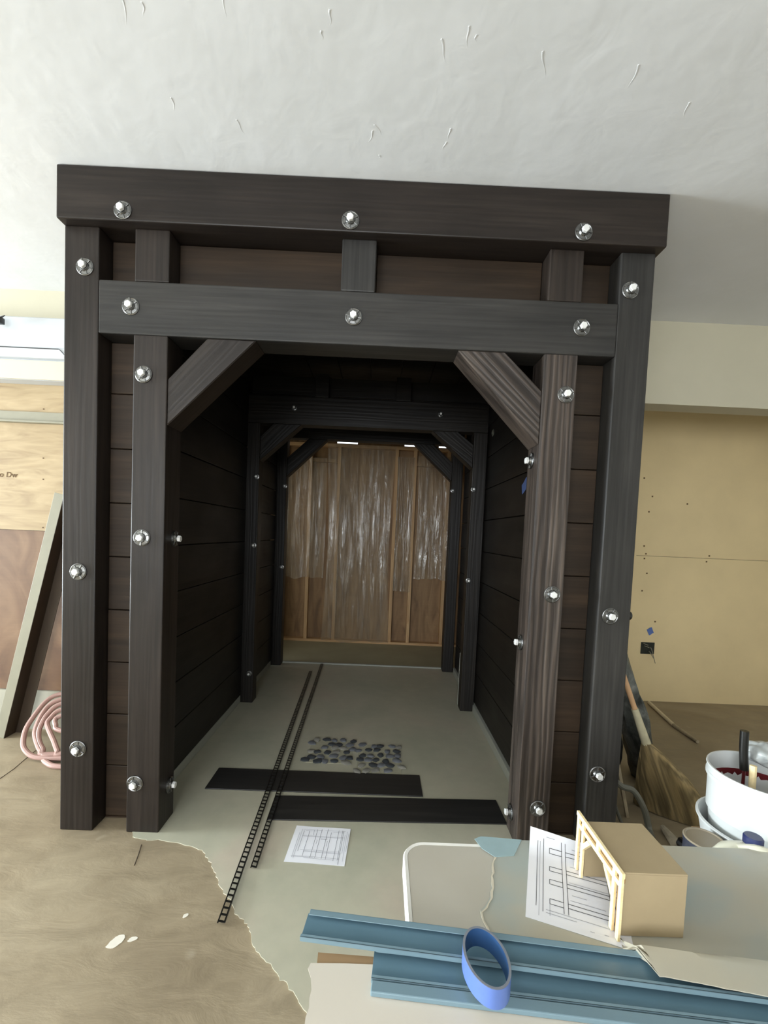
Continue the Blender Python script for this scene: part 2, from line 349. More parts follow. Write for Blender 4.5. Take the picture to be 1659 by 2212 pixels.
# stud wall: sheathing with daylight slots under the plate
YB = 3.42
bm = bmesh.new()
bbox(bm, (-0.4, YB+0.085, 0.0), (2.7, YB+0.10, 2.400)); bbox(bm, (-0.4, YB+0.085, 2.420), (2.7, YB+0.10, CZ))
for a, b in [(-0.4, .758), (1.004, 1.567), (1.732, 1.979), (2.078, 2.7)]: bbox(bm, (a, YB+0.085, 2.398), (b, YB+0.10, 2.422))
struct(link('wall_far', bm, M['osb'], smooth=False))
SW = empty('stud_wall', (1.1, YB, 0), 'open timber stud wall with pale studs closing the far end of the dark tunnel', 'stud wall')
for x in (-0.2, .16, .464, .80, 1.48, 1.70, 2.10, 2.45):
    timber('stud', (x, YB+.0425, .04), (x, YB+.0425, 2.34), .038, .085, M['stud'], SW, bev=.001)
box('sill_plate', (-.3, YB-.01, 0), (2.6, YB+.085, .04), M['stud'], SW, .001)
box('top_plate', (-.3, YB, 2.34), (2.6, YB+.085, 2.378), M['stud'], SW, .001)
for x0, x1 in ((.483, .781), (1.719, 2.081)): box('blocking', (x0, YB+.03, 2.16), (x1, YB+.084, 2.20), M['osb'], SW, .001)
# kerb along the left back wall
struct(box('trim_kerb', (-6.5, 0.915, 0), (0.03, 0.936, 0.247), M['kerb']))

# leveling compound poured over the concrete, torn edge on the left
edge = [(0.30, 0.02), (0.33, -0.03), (0.39, -0.045), (.442, -.041), (.52, -.05), (.565, -.066), (.615, -.078), (.66, -.10), (.70, -.15), (.745, -.20), (.775, -.25), (.806, -.291), (.85, -.33), (.885, -.385), (.93, -.42), (.954, -.447), (.975, -.49), (1.007, -.526),
        (1.05, -.56), (1.085, -.60), (1.115, -.622), (1.15, -.66), (1.182, -.695), (1.24, -.78), (1.30, -.90), (1.33, -1.05), (1.36, -1.3)]
poly = []
for (x0, y0), (x1, y1) in zip(edge, edge[1:]):
    for k in range(4):
        tt = k/4; j = 0.006*noise.noise(V((x0*9+tt, y0*9, k)))
        poly.append((x0+(x1-x0)*tt+j, y0+(y1-y0)*tt+j))
poly += [edge[-1], (2.3, -1.3), (2.30, -0.35), (2.16, -0.02), (2.105, 0.1), (2.105, 2.535), (0.295, 2.535)]
bm = bmesh.new(); slab(bm, poly, 0.0003, 0.0035)
LV = link('trim_leveling_compound', bm, M['leveler']); struct(LV)
bm = bmesh.new()
for pts in ([(0.425, -0.185), (0.41, -0.13), (0.391, -0.071)], [(-0.56, 0.30), (-0.57, .45), (-0.60, 0.60), (-0.611, 0.67)]):
    tube(bm, [(x, y, 0.0) for x, y in pts], 0.0022, 5)
ck = link('trim_floor_crack', bm, M['crack']); struct(ck)
for (x, y, r, st, lb) in [(0.545, -0.505, .024, 1.7, 'larger white plaster spill on the brown concrete floor at lower left'), (0.592, -0.493, .015, 1.1, 'smaller white plaster spill touching the larger one on the concrete floor'), (0.72, -0.40, .009, 1.6, 'tiny white plaster fleck on the concrete nearest the torn floor edge')]:
    pts = []
    for k in range(18):
        a = 2*math.pi*k/18; rr = r*(1+0.35*noise.noise(V((math.cos(a)*2, math.sin(a)*2, x*9))))
        pts.append((rr*math.cos(a)*0.8+rr*.3*math.sin(a), rr*math.sin(a)*st*0.6))
    bm = bmesh.new(); slab(bm, pts, 0, 0.0012)
    tag(link('plaster_spill', bm, M['patch_white'], None, (x, y, .0002)), lb, 'spill')

# ================================================================== THE TIMBER PORTAL
W6 = 0.14; WT = 2.4073; XA = 0.285; XB = 1.9751; ZHB = 2.1076; ZHT = 2.3209; ZBB = 2.528; ZBT = 2.7325
def washer_mesh():
    bm = bmesh.new(); lathe(bm, [(0.035, 0), (0.035, 0.004), (0.032, 0.006), (0.0295, 0.0045), (0.020, 0.006), (0.0165, 0.0125), (0.0, 0.0125)], 28, True, False)
    for k in range(6):
        a = math.pi*k/3+0.2; m = Matrix.Rotation(a, 4, 'Z')
        bm2 = bmesh.new(); bbox(bm2, (0.012, -0.0028, 0.003), (0.033, 0.0028, 0.0085), 0.001); bmesh.ops.transform(bm2, matrix=m, verts=bm2.verts)
        tmp = bpy.data.meshes.new('t'); bm2.to_mesh(tmp); bm2.free(); bm.from_mesh(tmp); bpy.data.meshes.remove(tmp)
    me = bpy.data.meshes.new('washer'); bmesh.ops.remove_doubles(bm, verts=bm.verts, dist=1e-5); bmesh.ops.recalc_face_normals(bm, faces=bm.faces); bm.to_mesh(me); bm.free(); me.materials.append(M['washer']); return me
def head_mesh():
    bm = bmesh.new(); lathe(bm, [(0.0075, 0), (0.0075, 0.005)], 12, True, False); lathe(bm, [(0.0145, 0.004), (0.0145, 0.0145), (0.0125, 0.0165)], 6)
    me = bpy.data.meshes.new('bolt_head'); bmesh.ops.recalc_face_normals(bm, faces=bm.faces); bm.to_mesh(me); bm.free(); me.materials.append(M['bolt']); return me
WM, HM = washer_mesh(), head_mesh()
def bolt(parent, p, nrm, small=1.0):
    """washer and hex bolt head on a face of `parent` (a part), world point p, face normal nrm"""
    q = V(nrm).to_track_quat('Z', 'Y').to_matrix(); q = q @ Matrix.Rotation(random.random()*1.0, 3, 'Z')
    jit = V((random.uniform(-1, 1), random.uniform(-1, 1), random.uniform(-1, 1)))*0.03
    pr = parent.rotation_euler.to_matrix(); base = rootloc(parent)
    for nm, me, off in (('washer', WM, 0.0), ('bolt_head', HM, 0.0115)):
        o = bpy.data.objects.new(nm, me); COL.objects.link(o); o.parent = parent
        o.location = pr.inverted() @ (V(p)+V(nrm)*off-base); o.rotation_euler = (pr.inverted() @ q @ Matrix.Rotation(jit.x, 3, 'X')).to_euler(); o.scale = (small,)*3
    return
PT = empty('timber_portal', (WT/2, 0, 0), 'dark stained timber mine portal frame bolted together at the tunnel mouth', 'timber frame')
h = W6/2
def post(name, x0, z0, z1, mat, parent=PT, y0=0, wd=W6):
    return timber(name, (x0+wd/2, y0+wd/2, z0), (x0+wd/2, y0+wd/2, z1), wd, wd, mat, parent)
pol = post('outer_post', 0, 0, ZBB, M['timber']); por = post('outer_post', WT-W6, 0, ZBB, M['header'])
pil = post('inner_post', XA, 0, ZHB, M['timber']); pir = post('inner_post', XB, 0, ZHB, M['brown'])
tag(pir, 'browner post with raised wavy grain')
hd = timber('header_beam', (W6, h, (ZHB+ZHT)/2), (WT-W6, h, (ZHB+ZHT)/2), ZHT-ZHB, W6, M['header'], PT, up=(0, 1, 0))
tb = timber('top_beam', (-0.004, 0.049, (ZBB+ZBT)/2), (WT+0.0176, 0.049, (ZBB+ZBT)/2), ZBT-ZBB, 0.183, M['timber'], PT, up=(0, 1, 0))
for x in (XA, 1.125, XB): post('short_block', x, ZHT, ZBB, M['timber'] if x != 1.125 else M['header'])
def brace(parent, pts, y0, depth, mat):
    """diagonal brace: face outline pts [(x,z)] at y0, extruded back by depth; grain along the diagonal"""
    (xa, za), (xb, zb) = pts[0], pts[-1]; d = V((xb-xa, 0, zb-za)).normalized(); z = V((0, 1, 0)); y = z.cross(d)
    rm = Matrix((d, y, z)).transposed(); inv = rm.inverted(); o0 = V((xa, y0, za)); bm = bmesh.new()
    f = [bm.verts.new(inv @ (V((x, y0, zz))-o0)) for x, zz in pts]; b = [bm.verts.new(inv @ (V((x, y0+depth, zz))-o0)) for x, zz in pts]
    bm.faces.new(f); bm.faces.new(b[::-1])
    for i in range(len(f)): bm.faces.new((f[i], b[i], b[(i+1) % len(f)], f[(i+1) % len(f)]))
    bmesh.ops.bevel(bm, geom=list(bm.edges), offset=0.004, segments=1, affect='EDGES')
    return link('brace', bm, mat, parent, o0, rm.to_euler())
brace(PT, [(.585, ZHB), (.787, ZHB), (XA+W6, 1.745), (XA+W6, 1.935)], 0.004, 0.132, M['timber'])
brace(PT, [(1.813, ZHB), (1.617, ZHB), (XB, 1.735), (XB, 1.955)], 0.004, 0.132, M['brown'])
def planks(name, x0, x1, z0, z1, y, th, mat, parent, zoff=0.01, pw=0.235):
    """horizontal boards with v-joints between x0..x1, origin at the low left corner, grain along x"""
    bm = bmesh.new(); k = math.floor((z0-zoff)/pw)
    while zoff+k*pw < z1-1e-4:
        a = max(z0, zoff+k*pw); b = min(z1, zoff+(k+1)*pw)
        if b-a > 0.004: bbox(bm, (0, random.uniform(0, 0.0015), a-z0+0.0015), (x1-x0, th, b-z0-0.0015), 0.003 if b-a > .02 else 0)
        k += 1
    return link(name, bm, mat, parent, (x0, y, z0))
CB = empty('board_cladding', (WT/2, 0.0895, 0), 'dark brown horizontal board cladding set behind the posts of the portal', 'cladding')
yb = 0.0895
for x0, x1, z0, z1 in [(W6+.001, XA-.001, .001, ZHB-.001), (XB+W6+.001, WT-W6-.001, .001, ZHB-.001), (W6+.001, XA-.001, ZHT+.001, ZBB-.001), (XA+W6+.001, 1.124, ZHT+.001, ZBB-.001), (1.266, XB-.001, ZHT+.001, ZBB-.001), (XB+W6+.001, WT-W6-.001, ZHT+.001, ZBB-.001)]:
    planks('board_panel', x0, x1, z0, z1, yb, .02, M['board'], CB)
for p, par in [((.26, -.0425, 2.566), tb), ((1.159, -.0425, 2.570), tb), ((2.087, -.0425, 2.569), tb), ((.085, 0, 2.366), pol), ((2.311, 0, 2.377), por),
               ((.273, 0, 2.218), hd), ((1.183, 0, 2.218), hd), ((2.121, 0, 2.218), hd), ((.33, 0, 1.948), pil), ((2.073, 0, 1.944), pir), ((.334, 0, 1.276), pil), ((2.067, 0, 1.111), pir),
               ((.071, 0, 1.122), pol), ((2.319, 0, 1.029), por), ((.077, 0, .362), pol), ((2.311, 0, .34), por), ((.322, 0, .219), pil), ((2.062, 0, .178), pir)]:
    bolt(par, p, (0, -1, 0))
for z in (1.276, .162): bolt(pil, (XA+W6, .095, z), (1, 0, 0))
for z in (1.682, .881, .103): bolt(pir, (XB, .085, z), (-1, 0, 0))
bm = bmesh.new(); lathe(bm, [(0.022, 0), (0.022, 0.008), (0.017, 0.016), (0.006, 0.02)], 16)
o = link('end_cap', bm, M['blackmetal'], por, (WT, 0.03, 1.03), V((1, 0, 0)).to_track_quat('Z', 'Y').to_euler(), smooth=True)

# ------------------------------------------------------------------ tunnel lining
def side_wall(name, xin, xout, label, sgn):
    r = empty(name, ((xin+xout)/2, 1.26, 0), label, 'plank wall')
    bm = bmesh.new(); zoff, pw = 0.06, .235; k = 0
    while zoff+k*pw < 2.55:
        a = zoff+k*pw; b = min(a+pw, 2.55); j = random.uniform(0, .0015)
        L = 2.41-.143
        # local x along the tunnel
        bbox(bm, (0, -.02+j, a+.002), (L, 0+j, b-.002), .003); k += 1
    rm = Matrix(((0, -sgn, 0), (1, 0, 0), (0, 0, 1)))  # local x -> world y ; local y -> world -sgn*x
    me_rot = rm.to_euler()
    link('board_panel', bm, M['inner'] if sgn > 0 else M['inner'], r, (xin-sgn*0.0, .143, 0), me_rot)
    a, b = sorted((xin-sgn*.022, xout)); box('wall_frame', (a, .145, 0.0), (b, 2.40, 2.55), M['board'], r)
    a, b = sorted((xin-sgn*.02, xin+sgn*.018)); box('base_strip', (a, .145, .0036), (b, 2.40, .058), M['strip_pale'], r, .003)
    return r
side_wall('tunnel_wall', .292, .045, 'left side wall of the tunnel, black brown planks over a pale base strip', 1)
side_wall('tunnel_wall', 2.108, 2.36, 'right side wall of the tunnel, black brown planks over a pale base strip', -1)
r = empty('tunnel_ceiling', (1.2, 1.26, 2.56), 'black plank ceiling of the tunnel between its side walls', 'ceiling boards')
bm = bmesh.new()
for k in range(10): bbox(bm, (.05+k*.231, 0, .002), (.05+k*.231+.228, 2.30, .02), .003)
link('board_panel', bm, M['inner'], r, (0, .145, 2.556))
for y in (.55, 1.05, 1.9): box('joist', (.30, y, 2.50), (2.10, y+.04, 2.555), M['inner'], r, .003)
# ------------------------------------------------------------------ the two inner frames
def frame(y0, xl, xr, wd, zhb, zht, zpost, label, br, blocks, fb, rear=False):
    f = empty('tunnel_support', ((xl+xr+wd)/2, y0, 0), label, 'timber frame', None)
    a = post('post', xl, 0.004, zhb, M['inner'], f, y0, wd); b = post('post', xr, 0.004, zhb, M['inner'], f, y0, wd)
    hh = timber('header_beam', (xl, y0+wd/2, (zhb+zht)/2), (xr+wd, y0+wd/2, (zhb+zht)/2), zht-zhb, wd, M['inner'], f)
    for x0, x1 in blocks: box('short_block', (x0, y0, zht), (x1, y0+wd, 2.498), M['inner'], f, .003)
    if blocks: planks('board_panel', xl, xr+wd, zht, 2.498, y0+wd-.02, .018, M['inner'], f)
    for pts in br: brace(f, pts, y0+.003, wd-.006, M['inner'])
    for p, which in fb: bolt({'h': hh, 'l': a, 'r': b}[which], p, (0, -1, 0), .62)
    return f
Y2 = 1.4696; Y3 = 2.438
frame(Y2, .298, 1.994, .1041, 2.1213, 2.3268, 0, 'middle timber frame standing halfway down the dark tunnel',
      [[(.50, 2.1213), (.706, 2.1213), (.4021, 1.842), (.4021, 2.02)], [(1.872, 2.1213), (1.68, 2.1213), (1.994, 1.853), (1.994, 2.03)]],
      [(.80, .90), (1.40, 1.51)], [((.65, Y2, 2.241), 'h'), ((1.736, Y2, 2.242), 'h'), ((.386, Y2, 1.722), 'l'), ((.380, Y2, 1.209), 'l'), ((2.008, Y2, 1.699), 'r'), ((2.006, Y2, 1.012), 'r'), ((.372, Y2, .23), 'l')])
frame(Y3, .293, 1.991, .1041, 2.221, 2.44, 0, 'last timber frame at the far end of the dark tunnel',
      [[(.60, 2.221), (.776, 2.221), (.3971, 1.85), (.3971, 2.03)], [(1.80, 2.221), (1.613, 2.221), (1.991, 1.872), (1.991, 2.05)]],
      [], [((.385, Y3, 1.757), 'l'), ((2.004, Y3, 1.784), 'r'), ((.38, Y3, .973), 'l')])
for x, y, z, nm, lab in [(.292, 1.325, 2.084, 1, 'round rusty knot plug on the left tunnel wall under the plank ceiling'), (2.108, 1.361, 2.098, -1, 'round pale knot plug on the right tunnel wall under the plank ceiling')]:
    bm = bmesh.new(); lathe(bm, [(.026, 0), (.026, .004), (.018, .006), (.016, .002), (0.001, .002)], 20)
    tag(link('round_plug', bm, M['handle'] if nm > 0 else M['greystrap'], None, (x, y, z), V((nm, 0, 0)).to_track_quat('Z', 'Y').to_euler()), lab, 'plug')

# ------------------------------------------------------------------ polythene sheets on the stud wall
def polysheet(x0, x1, z1, z0, label, seed, y=YB-.022, slant=0.0):
    bm = bmesh.new(); nx, nz = 44, 40; vs = []
    for j in range(nz+1):
        row = []
        for i in range(nx+1):
            u, s = i/nx, j/nz; x = x0+(x1-x0)*u; z = z1+(z0-z1)*s
            hem = 0.05*noise.noise(V((u*4, seed, 0)))*s
            f = noise.noise(V((u*9+seed+0.6*math.sin(s*3+seed), s*1.3, seed)))*.022+noise.noise(V((u*26+seed, s*2.2, seed)))*.008
            pinch = 1-0.10*math.sin(math.pi*s)*(1 if seed % 2 else -.3)
            row.append(bm.verts.new(((x-(x0+x1)/2)*pinch+slant*s, -abs(f)-.004*(1-s), z-z1+hem)))
        vs.append(row)
    for j in range(nz):
        for i in range(nx): bm.faces.new((vs[j][i], vs[j][i+1], vs[j+1][i+1], vs[j+1][i]))
    o = link('plastic_sheet', bm, M['poly'], None, ((x0+x1)/2, y, z1), smooth=True)
    return tag(o, label, 'plastic sheet')
polysheet(.66, 1.47, 2.37, .03, 'wide clear plastic sheet hanging to the floor, centre of the stud wall', 1)
polysheet(.13, .66, 2.2, .78, 'short crumpled plastic sheet left of the wide sheet on the stud wall', 4, YB-.03)
polysheet(1.49, 1.70, 2.25, .66, 'narrow bluish plastic sheet just right of the wide sheet on the stud wall', 7, YB-.024)
polysheet(1.73, 2.16, 2.27, .82, 'rightmost plastic sheet on the stud wall, pleated from its top corner', 9, YB-.03)

# ------------------------------------------------------------------ blue tape tabs
def tab(p, nrm, wd, hg, label, rz=0.0):
    bm = bmesh.new(); n = 5; vs = []
    for j in range(n):
        for i in range(n):
            u, v_ = i/(n-1)-.5, j/(n-1)-.5
            vs.append(bm.verts.new((u*wd, v_*hg+.003*math.sin(u*5), .001+.006*max(0, u+v_)**2)))
    for j in range(n-1):
        for i in range(n-1): a = j*n+i; bm.faces.new((vs[a], vs[a+1], vs[a+n+1], vs[a+n]))
    r_ = bmesh.ops.extrude_face_region(bm, geom=list(bm.faces)); bmesh.ops.translate(bm, vec=(0, 0, .0008), verts=[e_ for e_ in r_['geom'] if isinstance(e_, bmesh.types.BMVert)])
    q = V(nrm).to_track_quat('Z', 'Y').to_matrix() @ Matrix.Rotation(rz, 3, 'Z')
    tag(link('tape_tab', bm, M['tapeblue'], None, p, q.to_euler()), label, 'tape')
tab((.294, .49, 1.644), (1, 0, 0), .05, .055, 'blue tape tab stuck on the left tunnel wall', .2)
tab((2.105, .56, 1.631), (-1, 0, 0), .10, .055, 'blue tape tab on the right tunnel wall beside the brown post', .3)
tab((3.663, 1.868, .607), (0, -1, 0), .045, .055, 'blue tape tab on the tan wall above the electrical box', .45)

# ------------------------------------------------------------------ things standing in and around the tunnel
bm = bmesh.new(); bbox(bm, (-.009, -.006, 0), (.009, .006, .42), .003)
tag(link('metal_strip', bm, M['strip_pale'], None, (2.005, 1.60, .004)), 'thin pale strip standing upright beside the middle right post', 'strip')
# black planks
def lie(name, cx, cyy, ang, L, Wd, th, z, mat, label, cat, group=None):
    bm = bmesh.new(); bbox(bm, (-L/2, -Wd/2, 0), (L/2, Wd/2, th), .0015)
    return tag(link(name, bm, mat, None, (cx, cyy, z), Matrix.Rotation(ang, 3, 'Z').to_euler()), label, cat, group)
lie('floor_plank', 1.048, .432, .003, 1.11, .198, .006, .0036, M['blackplank'], 'black floor plank on the tunnel floor, the farther and shorter one', 'plank')
lie('floor_plank', 1.42, .218, .030, 1.115, .186, .006, .0036, M['blackplank'], 'black floor plank on the tunnel floor, the nearer one by the right post', 'plank')
# perforated strips
def rail(p0, p1, Wd, label, slot=.027):
    p0, p1 = V(p0), V(p1); d = p1-p0; L = d.length; bm = bmesh.new(); t_ = .0022
    bbox(bm, (0, 0, 0), (L, Wd*.17, t_)); bbox(bm, (0, Wd*.83, 0), (L, Wd, t_)); bbox(bm, (0, -.0015, 0), (L, .0, .008))
    x = 0
    while x < L-.006:
        r_ = [bm.verts.new(q) for q in ((x, Wd*.17, 0), (x+.007, Wd*.17, 0), (x+.011, Wd*.83, 0), (x+.004, Wd*.83, 0))]
        r2 = [bm.verts.new(V(q.co)+V((0, 0, t_))) for q in r_]
        bm.faces.new(r_[::-1]); bm.faces.new(r2)
        for i in range(4): bm.faces.new((r_[i], r_[(i+1) % 4], r2[(i+1) % 4], r2[i]))
        x += slot
    tag(link('perforated_strip', bm, M['blackmetal'], None, p0, Matrix.Rotation(math.atan2(d.y, d.x), 3, 'Z').to_euler()), label, 'metal strip')
rail((.866, -.433, .0100), (.733, 2.27, .0100), .026, 'long black perforated metal strip on the floor, the left one, reaching out over the concrete')
rail((.902, -.186, .0100), (.805, 2.52, .0100), .024, 'shorter black perforated metal strip beside the long one, crossing both black planks')
# pebble mosaic sheets
def stone_mesh(sd, mat):
    rnd = random.Random(sd); n = rnd.choice((6, 7, 8)); bm = bmesh.new(); pts = []
    for k in range(n):
        a = 2*math.pi*k/n+rnd.uniform(-.25, .25); rr = rnd.uniform(.75, 1.1); pts.append((rr*math.cos(a)*.029, rr*math.sin(a)*.022))
    a = [bm.verts.new((x, y, 0)) for x, y in pts]; b = [bm.verts.new((x*1.0, y*1.0, .005)) for x, y in pts]; c = [bm.verts.new((x*.75, y*.75, .0085)) for x, y in pts]
    bm.faces.new(a[::-1]); bm.faces.new(c)
    for p_, q_ in ((a, b), (b, c)):
        for i in range(n): bm.faces.new((p_[i], p_[(i+1) % n], q_[(i+1) % n], q_[i]))
    me = bpy.data.meshes.new('stone'); bmesh.ops.recalc_face_normals(bm, faces=bm.faces); bm.to_mesh(me); bm.free(); me.materials.append(mat)
    for p_ in me.polygons: p_.use_smooth = True
    me.set_sharp_from_angle(angle=math.radians(50)); return me
SM = [stone_mesh(i, M[('stone_a', 'stone_b', 'stone_a', 'stone_b', 'stone_c')[i % 5]]) for i in range(10)]
def mosaic(cx, cyy, Lx, Ly, label):
    r = empty('mosaic_tile', (cx, cyy, .0036), label, 'mosaic tile')
    box('backing', (cx-Lx/2+.01, cyy-Ly/2+.01, .0037), (cx+Lx/2-.01, cyy+Ly/2-.01, .0055), M['mesh_back'], r)
    nx, ny = 5, 6
    for i in range(nx):
        for j in range(ny):
            if random.random() < .06: continue
            o = bpy.data.objects.new('stone', random.choice(SM)); COL.objects.link(o); o.parent = r
            o.location = ((i+.5+(.5 if j % 2 else 0)-.25)/nx*Lx-Lx/2+random.uniform(-.011, .011), (j+.5)/ny*Ly-Ly/2+random.uniform(-.011, .011), .0019+random.uniform(0, .001))
            o.rotation_euler.z = random.uniform(0, 6.28); s_ = random.uniform(.85, 1.2); o.scale = (s_, s_, 1)
mosaic(1.085, .775, .285, .31, 'left grey pebble mosaic tile sheet on the tunnel floor behind the black planks')
mosaic(1.378, .705, .275, .35, 'right grey pebble mosaic tile sheet, nearer the farther black plank')

# ------------------------------------------------------------------ plan sheet on the floor
def flatlines(bm, segs, wd, z, mi, f):
    for (a, b, c, d) in segs:
        p, q = V((a, b, 0)), V((c, d, 0)); dd = (q-p).normalized(); nn = V((-dd.y, dd.x, 0))*wd/2; n = 6
        prev = None
        for k in range(n+1):
            c_ = p+(q-p)*k/n; l_, r_ = c_+nn, c_-nn; vv = (bm.verts.new(f(l_.x, l_.y, z)), bm.verts.new(f(r_.x, r_.y, z)))
            if prev: bm.faces.new((prev[0], vv[0], vv[1], prev[1])).material_index = mi
            prev = vv
def plan_sheet(name, origin, ang, Wd, Hg, curl, label, segs_black, segs_faint, parent=None):
    def f(u, v_, z):  # u,v in 0..1
        return V((u*Wd, v_*Hg, z+curl(u, v_)))
    bm = bmesh.new(); n = 14; vs = [[bm.verts.new(f(i/n, j/n, 0)) for i in range(n+1)] for j in range(n+1)]
    lo_ = [[bm.verts.new(q.co-V((0, 0, .0005))) for q in row] for row in vs]
    for j in range(n):
        for i in range(n): bm.faces.new((vs[j][i], vs[j][i+1], vs[j+1][i+1], vs[j+1][i])); bm.faces.new((lo_[j][i], lo_[j+1][i], lo_[j+1][i+1], lo_[j][i+1]))
    for k in range(n):
        for a, b, c_, d_ in ((vs[0][k], vs[0][k+1], lo_[0][k+1], lo_[0][k]), (vs[n][k+1], vs[n][k], lo_[n][k], lo_[n][k+1]), (vs[k+1][0], vs[k][0], lo_[k][0], lo_[k+1][0]), (vs[k][n], vs[k+1][n], lo_[k+1][n], lo_[k][n])):
            bm.faces.new((a, b, c_, d_))
    rt = Matrix.Rotation(ang, 3, 'Z').to_euler()
    o = link(name, bm, M['paper'], None, origin, rt, smooth=True); tag(o, label, 'paper')
    b2 = bmesh.new()
    def g(u, v_, z): return f(u, v_, z)
    flatlines(b2, segs_faint, .006, .0009, 1, g); flatlines(b2, segs_black, .0055, .0011, 0, g)
    link('printed_drawing', b2, None, o, origin, rt, mats=[M['inkblack'] if 'model' in label else M['ink'], M['inkfaint']])
    return o
sb = [(.17, .28, .17, .86), (.27, .16, .27, .86), (.405, .13, .405, .92), (.485, .14, .485, .93), (.595, .12, .595, .95), (.665, .12, .665, .85), (.795, .10, .795, .92), (.862, .12, .862, .92), (.885, .02, .885, .9)]
sf = [(.1, .12, .1, .8), (.13, .1, .13, .9), (.95, .1, .95, .9), (.17, .70, .9, .70), (.17, .72, .9, .72), (.26, .30, .9, .30), (.26, .28, .9, .28), (.2, .33, .88, .33), (.5, .64, .62, .64), (.5, .66, .62, .66), (.08, .16, .9, .16), (.1, .14, .45, .14), (.3, .12, .8, .12), (.15, .90, .5, .90), (.55, .9, .92, .9), (.2, .87, .4, .87), (.7, .86, .9, .86),
      (.445, .5, .445, .62), (.63, .45, .63, .6), (.35, .74, .35, .9), (.92, .3, .92, .8), (.98, .35, .98, .85)]
plan_sheet('plan_sheet', (.999, -.142, .0041), -.045, .245, .222, lambda u, v_: .0012+.001*math.sin(u*5)*math.sin(v_*4+1), 'printed plan drawing lying on the floor in front of the black planks', sb, sf)

# ================================================================== LEFT OF THE PORTAL
def panel(name, a, b, mat, label, cat, parent=None): return tag(box(name, a, b, mat, None, .001), label, cat)
YW = 0.934
pu = empty('plywood_sheet', (-2.0, YW, 1.264), 'light plywood panel with knots on the left back wall', 'plywood panel')
bm = bmesh.new(); bbox(bm, (0, 0, 0), (3.38, .012, .93), .001)
for px, pz in [(2.62, .75), (2.62, .45), (2.62, .32), (2.62, .02), (2.79, .20)]: bbox(bm, (px-.004, -.0012, pz-.004), (px+.004, .001, pz+.004), mi=1)
link('board', bm, None, pu, (-3.4, YW-.014, 1.264), mats=[M['ply'], M['pencil']])
cu = bpy.data.curves.new('hw', 'FONT'); cu.body = 'no Dw'; cu.size = .046; cu.shear = .12; cu.extrude = .0006; cu.space_character = 1.05
to = bpy.data.objects.new('hw', cu); COL.objects.link(to); dg = bpy.context.evaluated_depsgraph_get(); me = bpy.data.meshes.new_from_object(to.evaluated_get(dg)); COL.objects.unlink(to); bpy.data.objects.remove(to)
me.materials.append(M['pencil']); ho = bpy.data.objects.new('handwriting', me); COL.objects.link(ho); ho.parent = pu
ho.rotation_euler = (math.radians(90), 0, 0); ho.location = V((-1.075, YW-.0155, 1.588))-V(pu.location)
lo = tag(box('plywood_sheet', (-3.4, YW-.006, .2485), (.0, YW-.0005, 1.262), M['redply'], None, .001), 'reddish brown plywood panel below the light plywood on the left back wall', 'plywood panel')
u = empty('wall_unit', (-1.8, YW, 2.19), 'long white wall mounted unit with a thin black seam, upper left', 'wall unit')
bm = bmesh.new()
prof = [(0, 0), (0, .360), (-.10, .360), (-.115, .350), (-.115, .182), (-.120, .176), (-.105, .125), (-.085, .120), (-.085, 0)]
a = [bm.verts.new((0, y, z)) for y, z in prof]; b = [bm.verts.new((3.06, y, z)) for y, z in prof]
bm.faces.new(a); bm.faces.new(b[::-1])
for i in range(len(prof)): bm.faces.new((a[i], a[(i+1) % len(prof)], b[(i+1) % len(prof)], b[i]))
link('casing', bm, M['white'], u, (-3.4, YW-.016, 2.160))
bm = bmesh.new(); tube(bm, [(0, 0, 0), (2.80, 0, 0), (2.835, .006, -.036)], .0028, 6); link('seam', bm, M['blackline'], u, (-3.4, YW-.137, 2.334))
box('lower_fascia', (-3.4, YW-.112, 2.162), (-.341, YW-.102, 2.272), M['cream'], u, .002)
r = empty('metal_rail', (-1.8, YW, 1.93), 'horizontal grey metal rail fixed across the light plywood panel', 'rail')
box('back_plate', (-3.4, YW-.028, 1.935), (.0, YW-.0145, 1.992), M['alu'], r, .002); box('lip', (-3.4, YW-.050, 1.922), (.0, YW-.0145, 1.934), M['alu'], r, .002)
# black bracket upper left
bm = bmesh.new(); tube(bm, [(-.08, 0, .06), (-.03, -.01, .015), (.0, -.02, -.005)], .010, 8); bbox(bm, (-.02, -.04, -.035), (.02, -.0, .0), .004)
for f_ in range(1): tube(bm, [(-.02, -.02, -.02), (.035, -.02, .012)], .010, 8, taper=.2)
tag(link('lamp_clamp', bm, M['blackmetal'], None, (-.905, YW-.17, 2.478), smooth=True), 'small black metal clamp in front of the white wall unit, at the left edge', 'clamp')

# leaning metal channel
c = empty('metal_channel', (-.93, .86, 0), 'grey metal channel leaning on the left back wall beside the portal', 'metal channel')
p0, p1 = V((-.955, .775, .012)), V((-.632, .815, 1.50)); d = p1-p0; x = d.normalized(); yv = V((1, 0, 0)); yv = (yv-x*yv.dot(x)).normalized(); zv = x.cross(yv)
rm = Matrix((x, yv, zv)).transposed(); bm = bmesh.new(); bbox(bm, (0, 0, 0), (d.length, .058, .004), .001); 
link('flange', bm, M['alu'], c, p0, rm.to_euler())
bm = bmesh.new(); bbox(bm, (0, .056, .0), (d.length, .060, .085), .001); bbox(bm, (0, .056, .085), (d.length, .125, .089), .001); link('web', bm, M['shadow_metal'], c, p0, rm.to_euler())
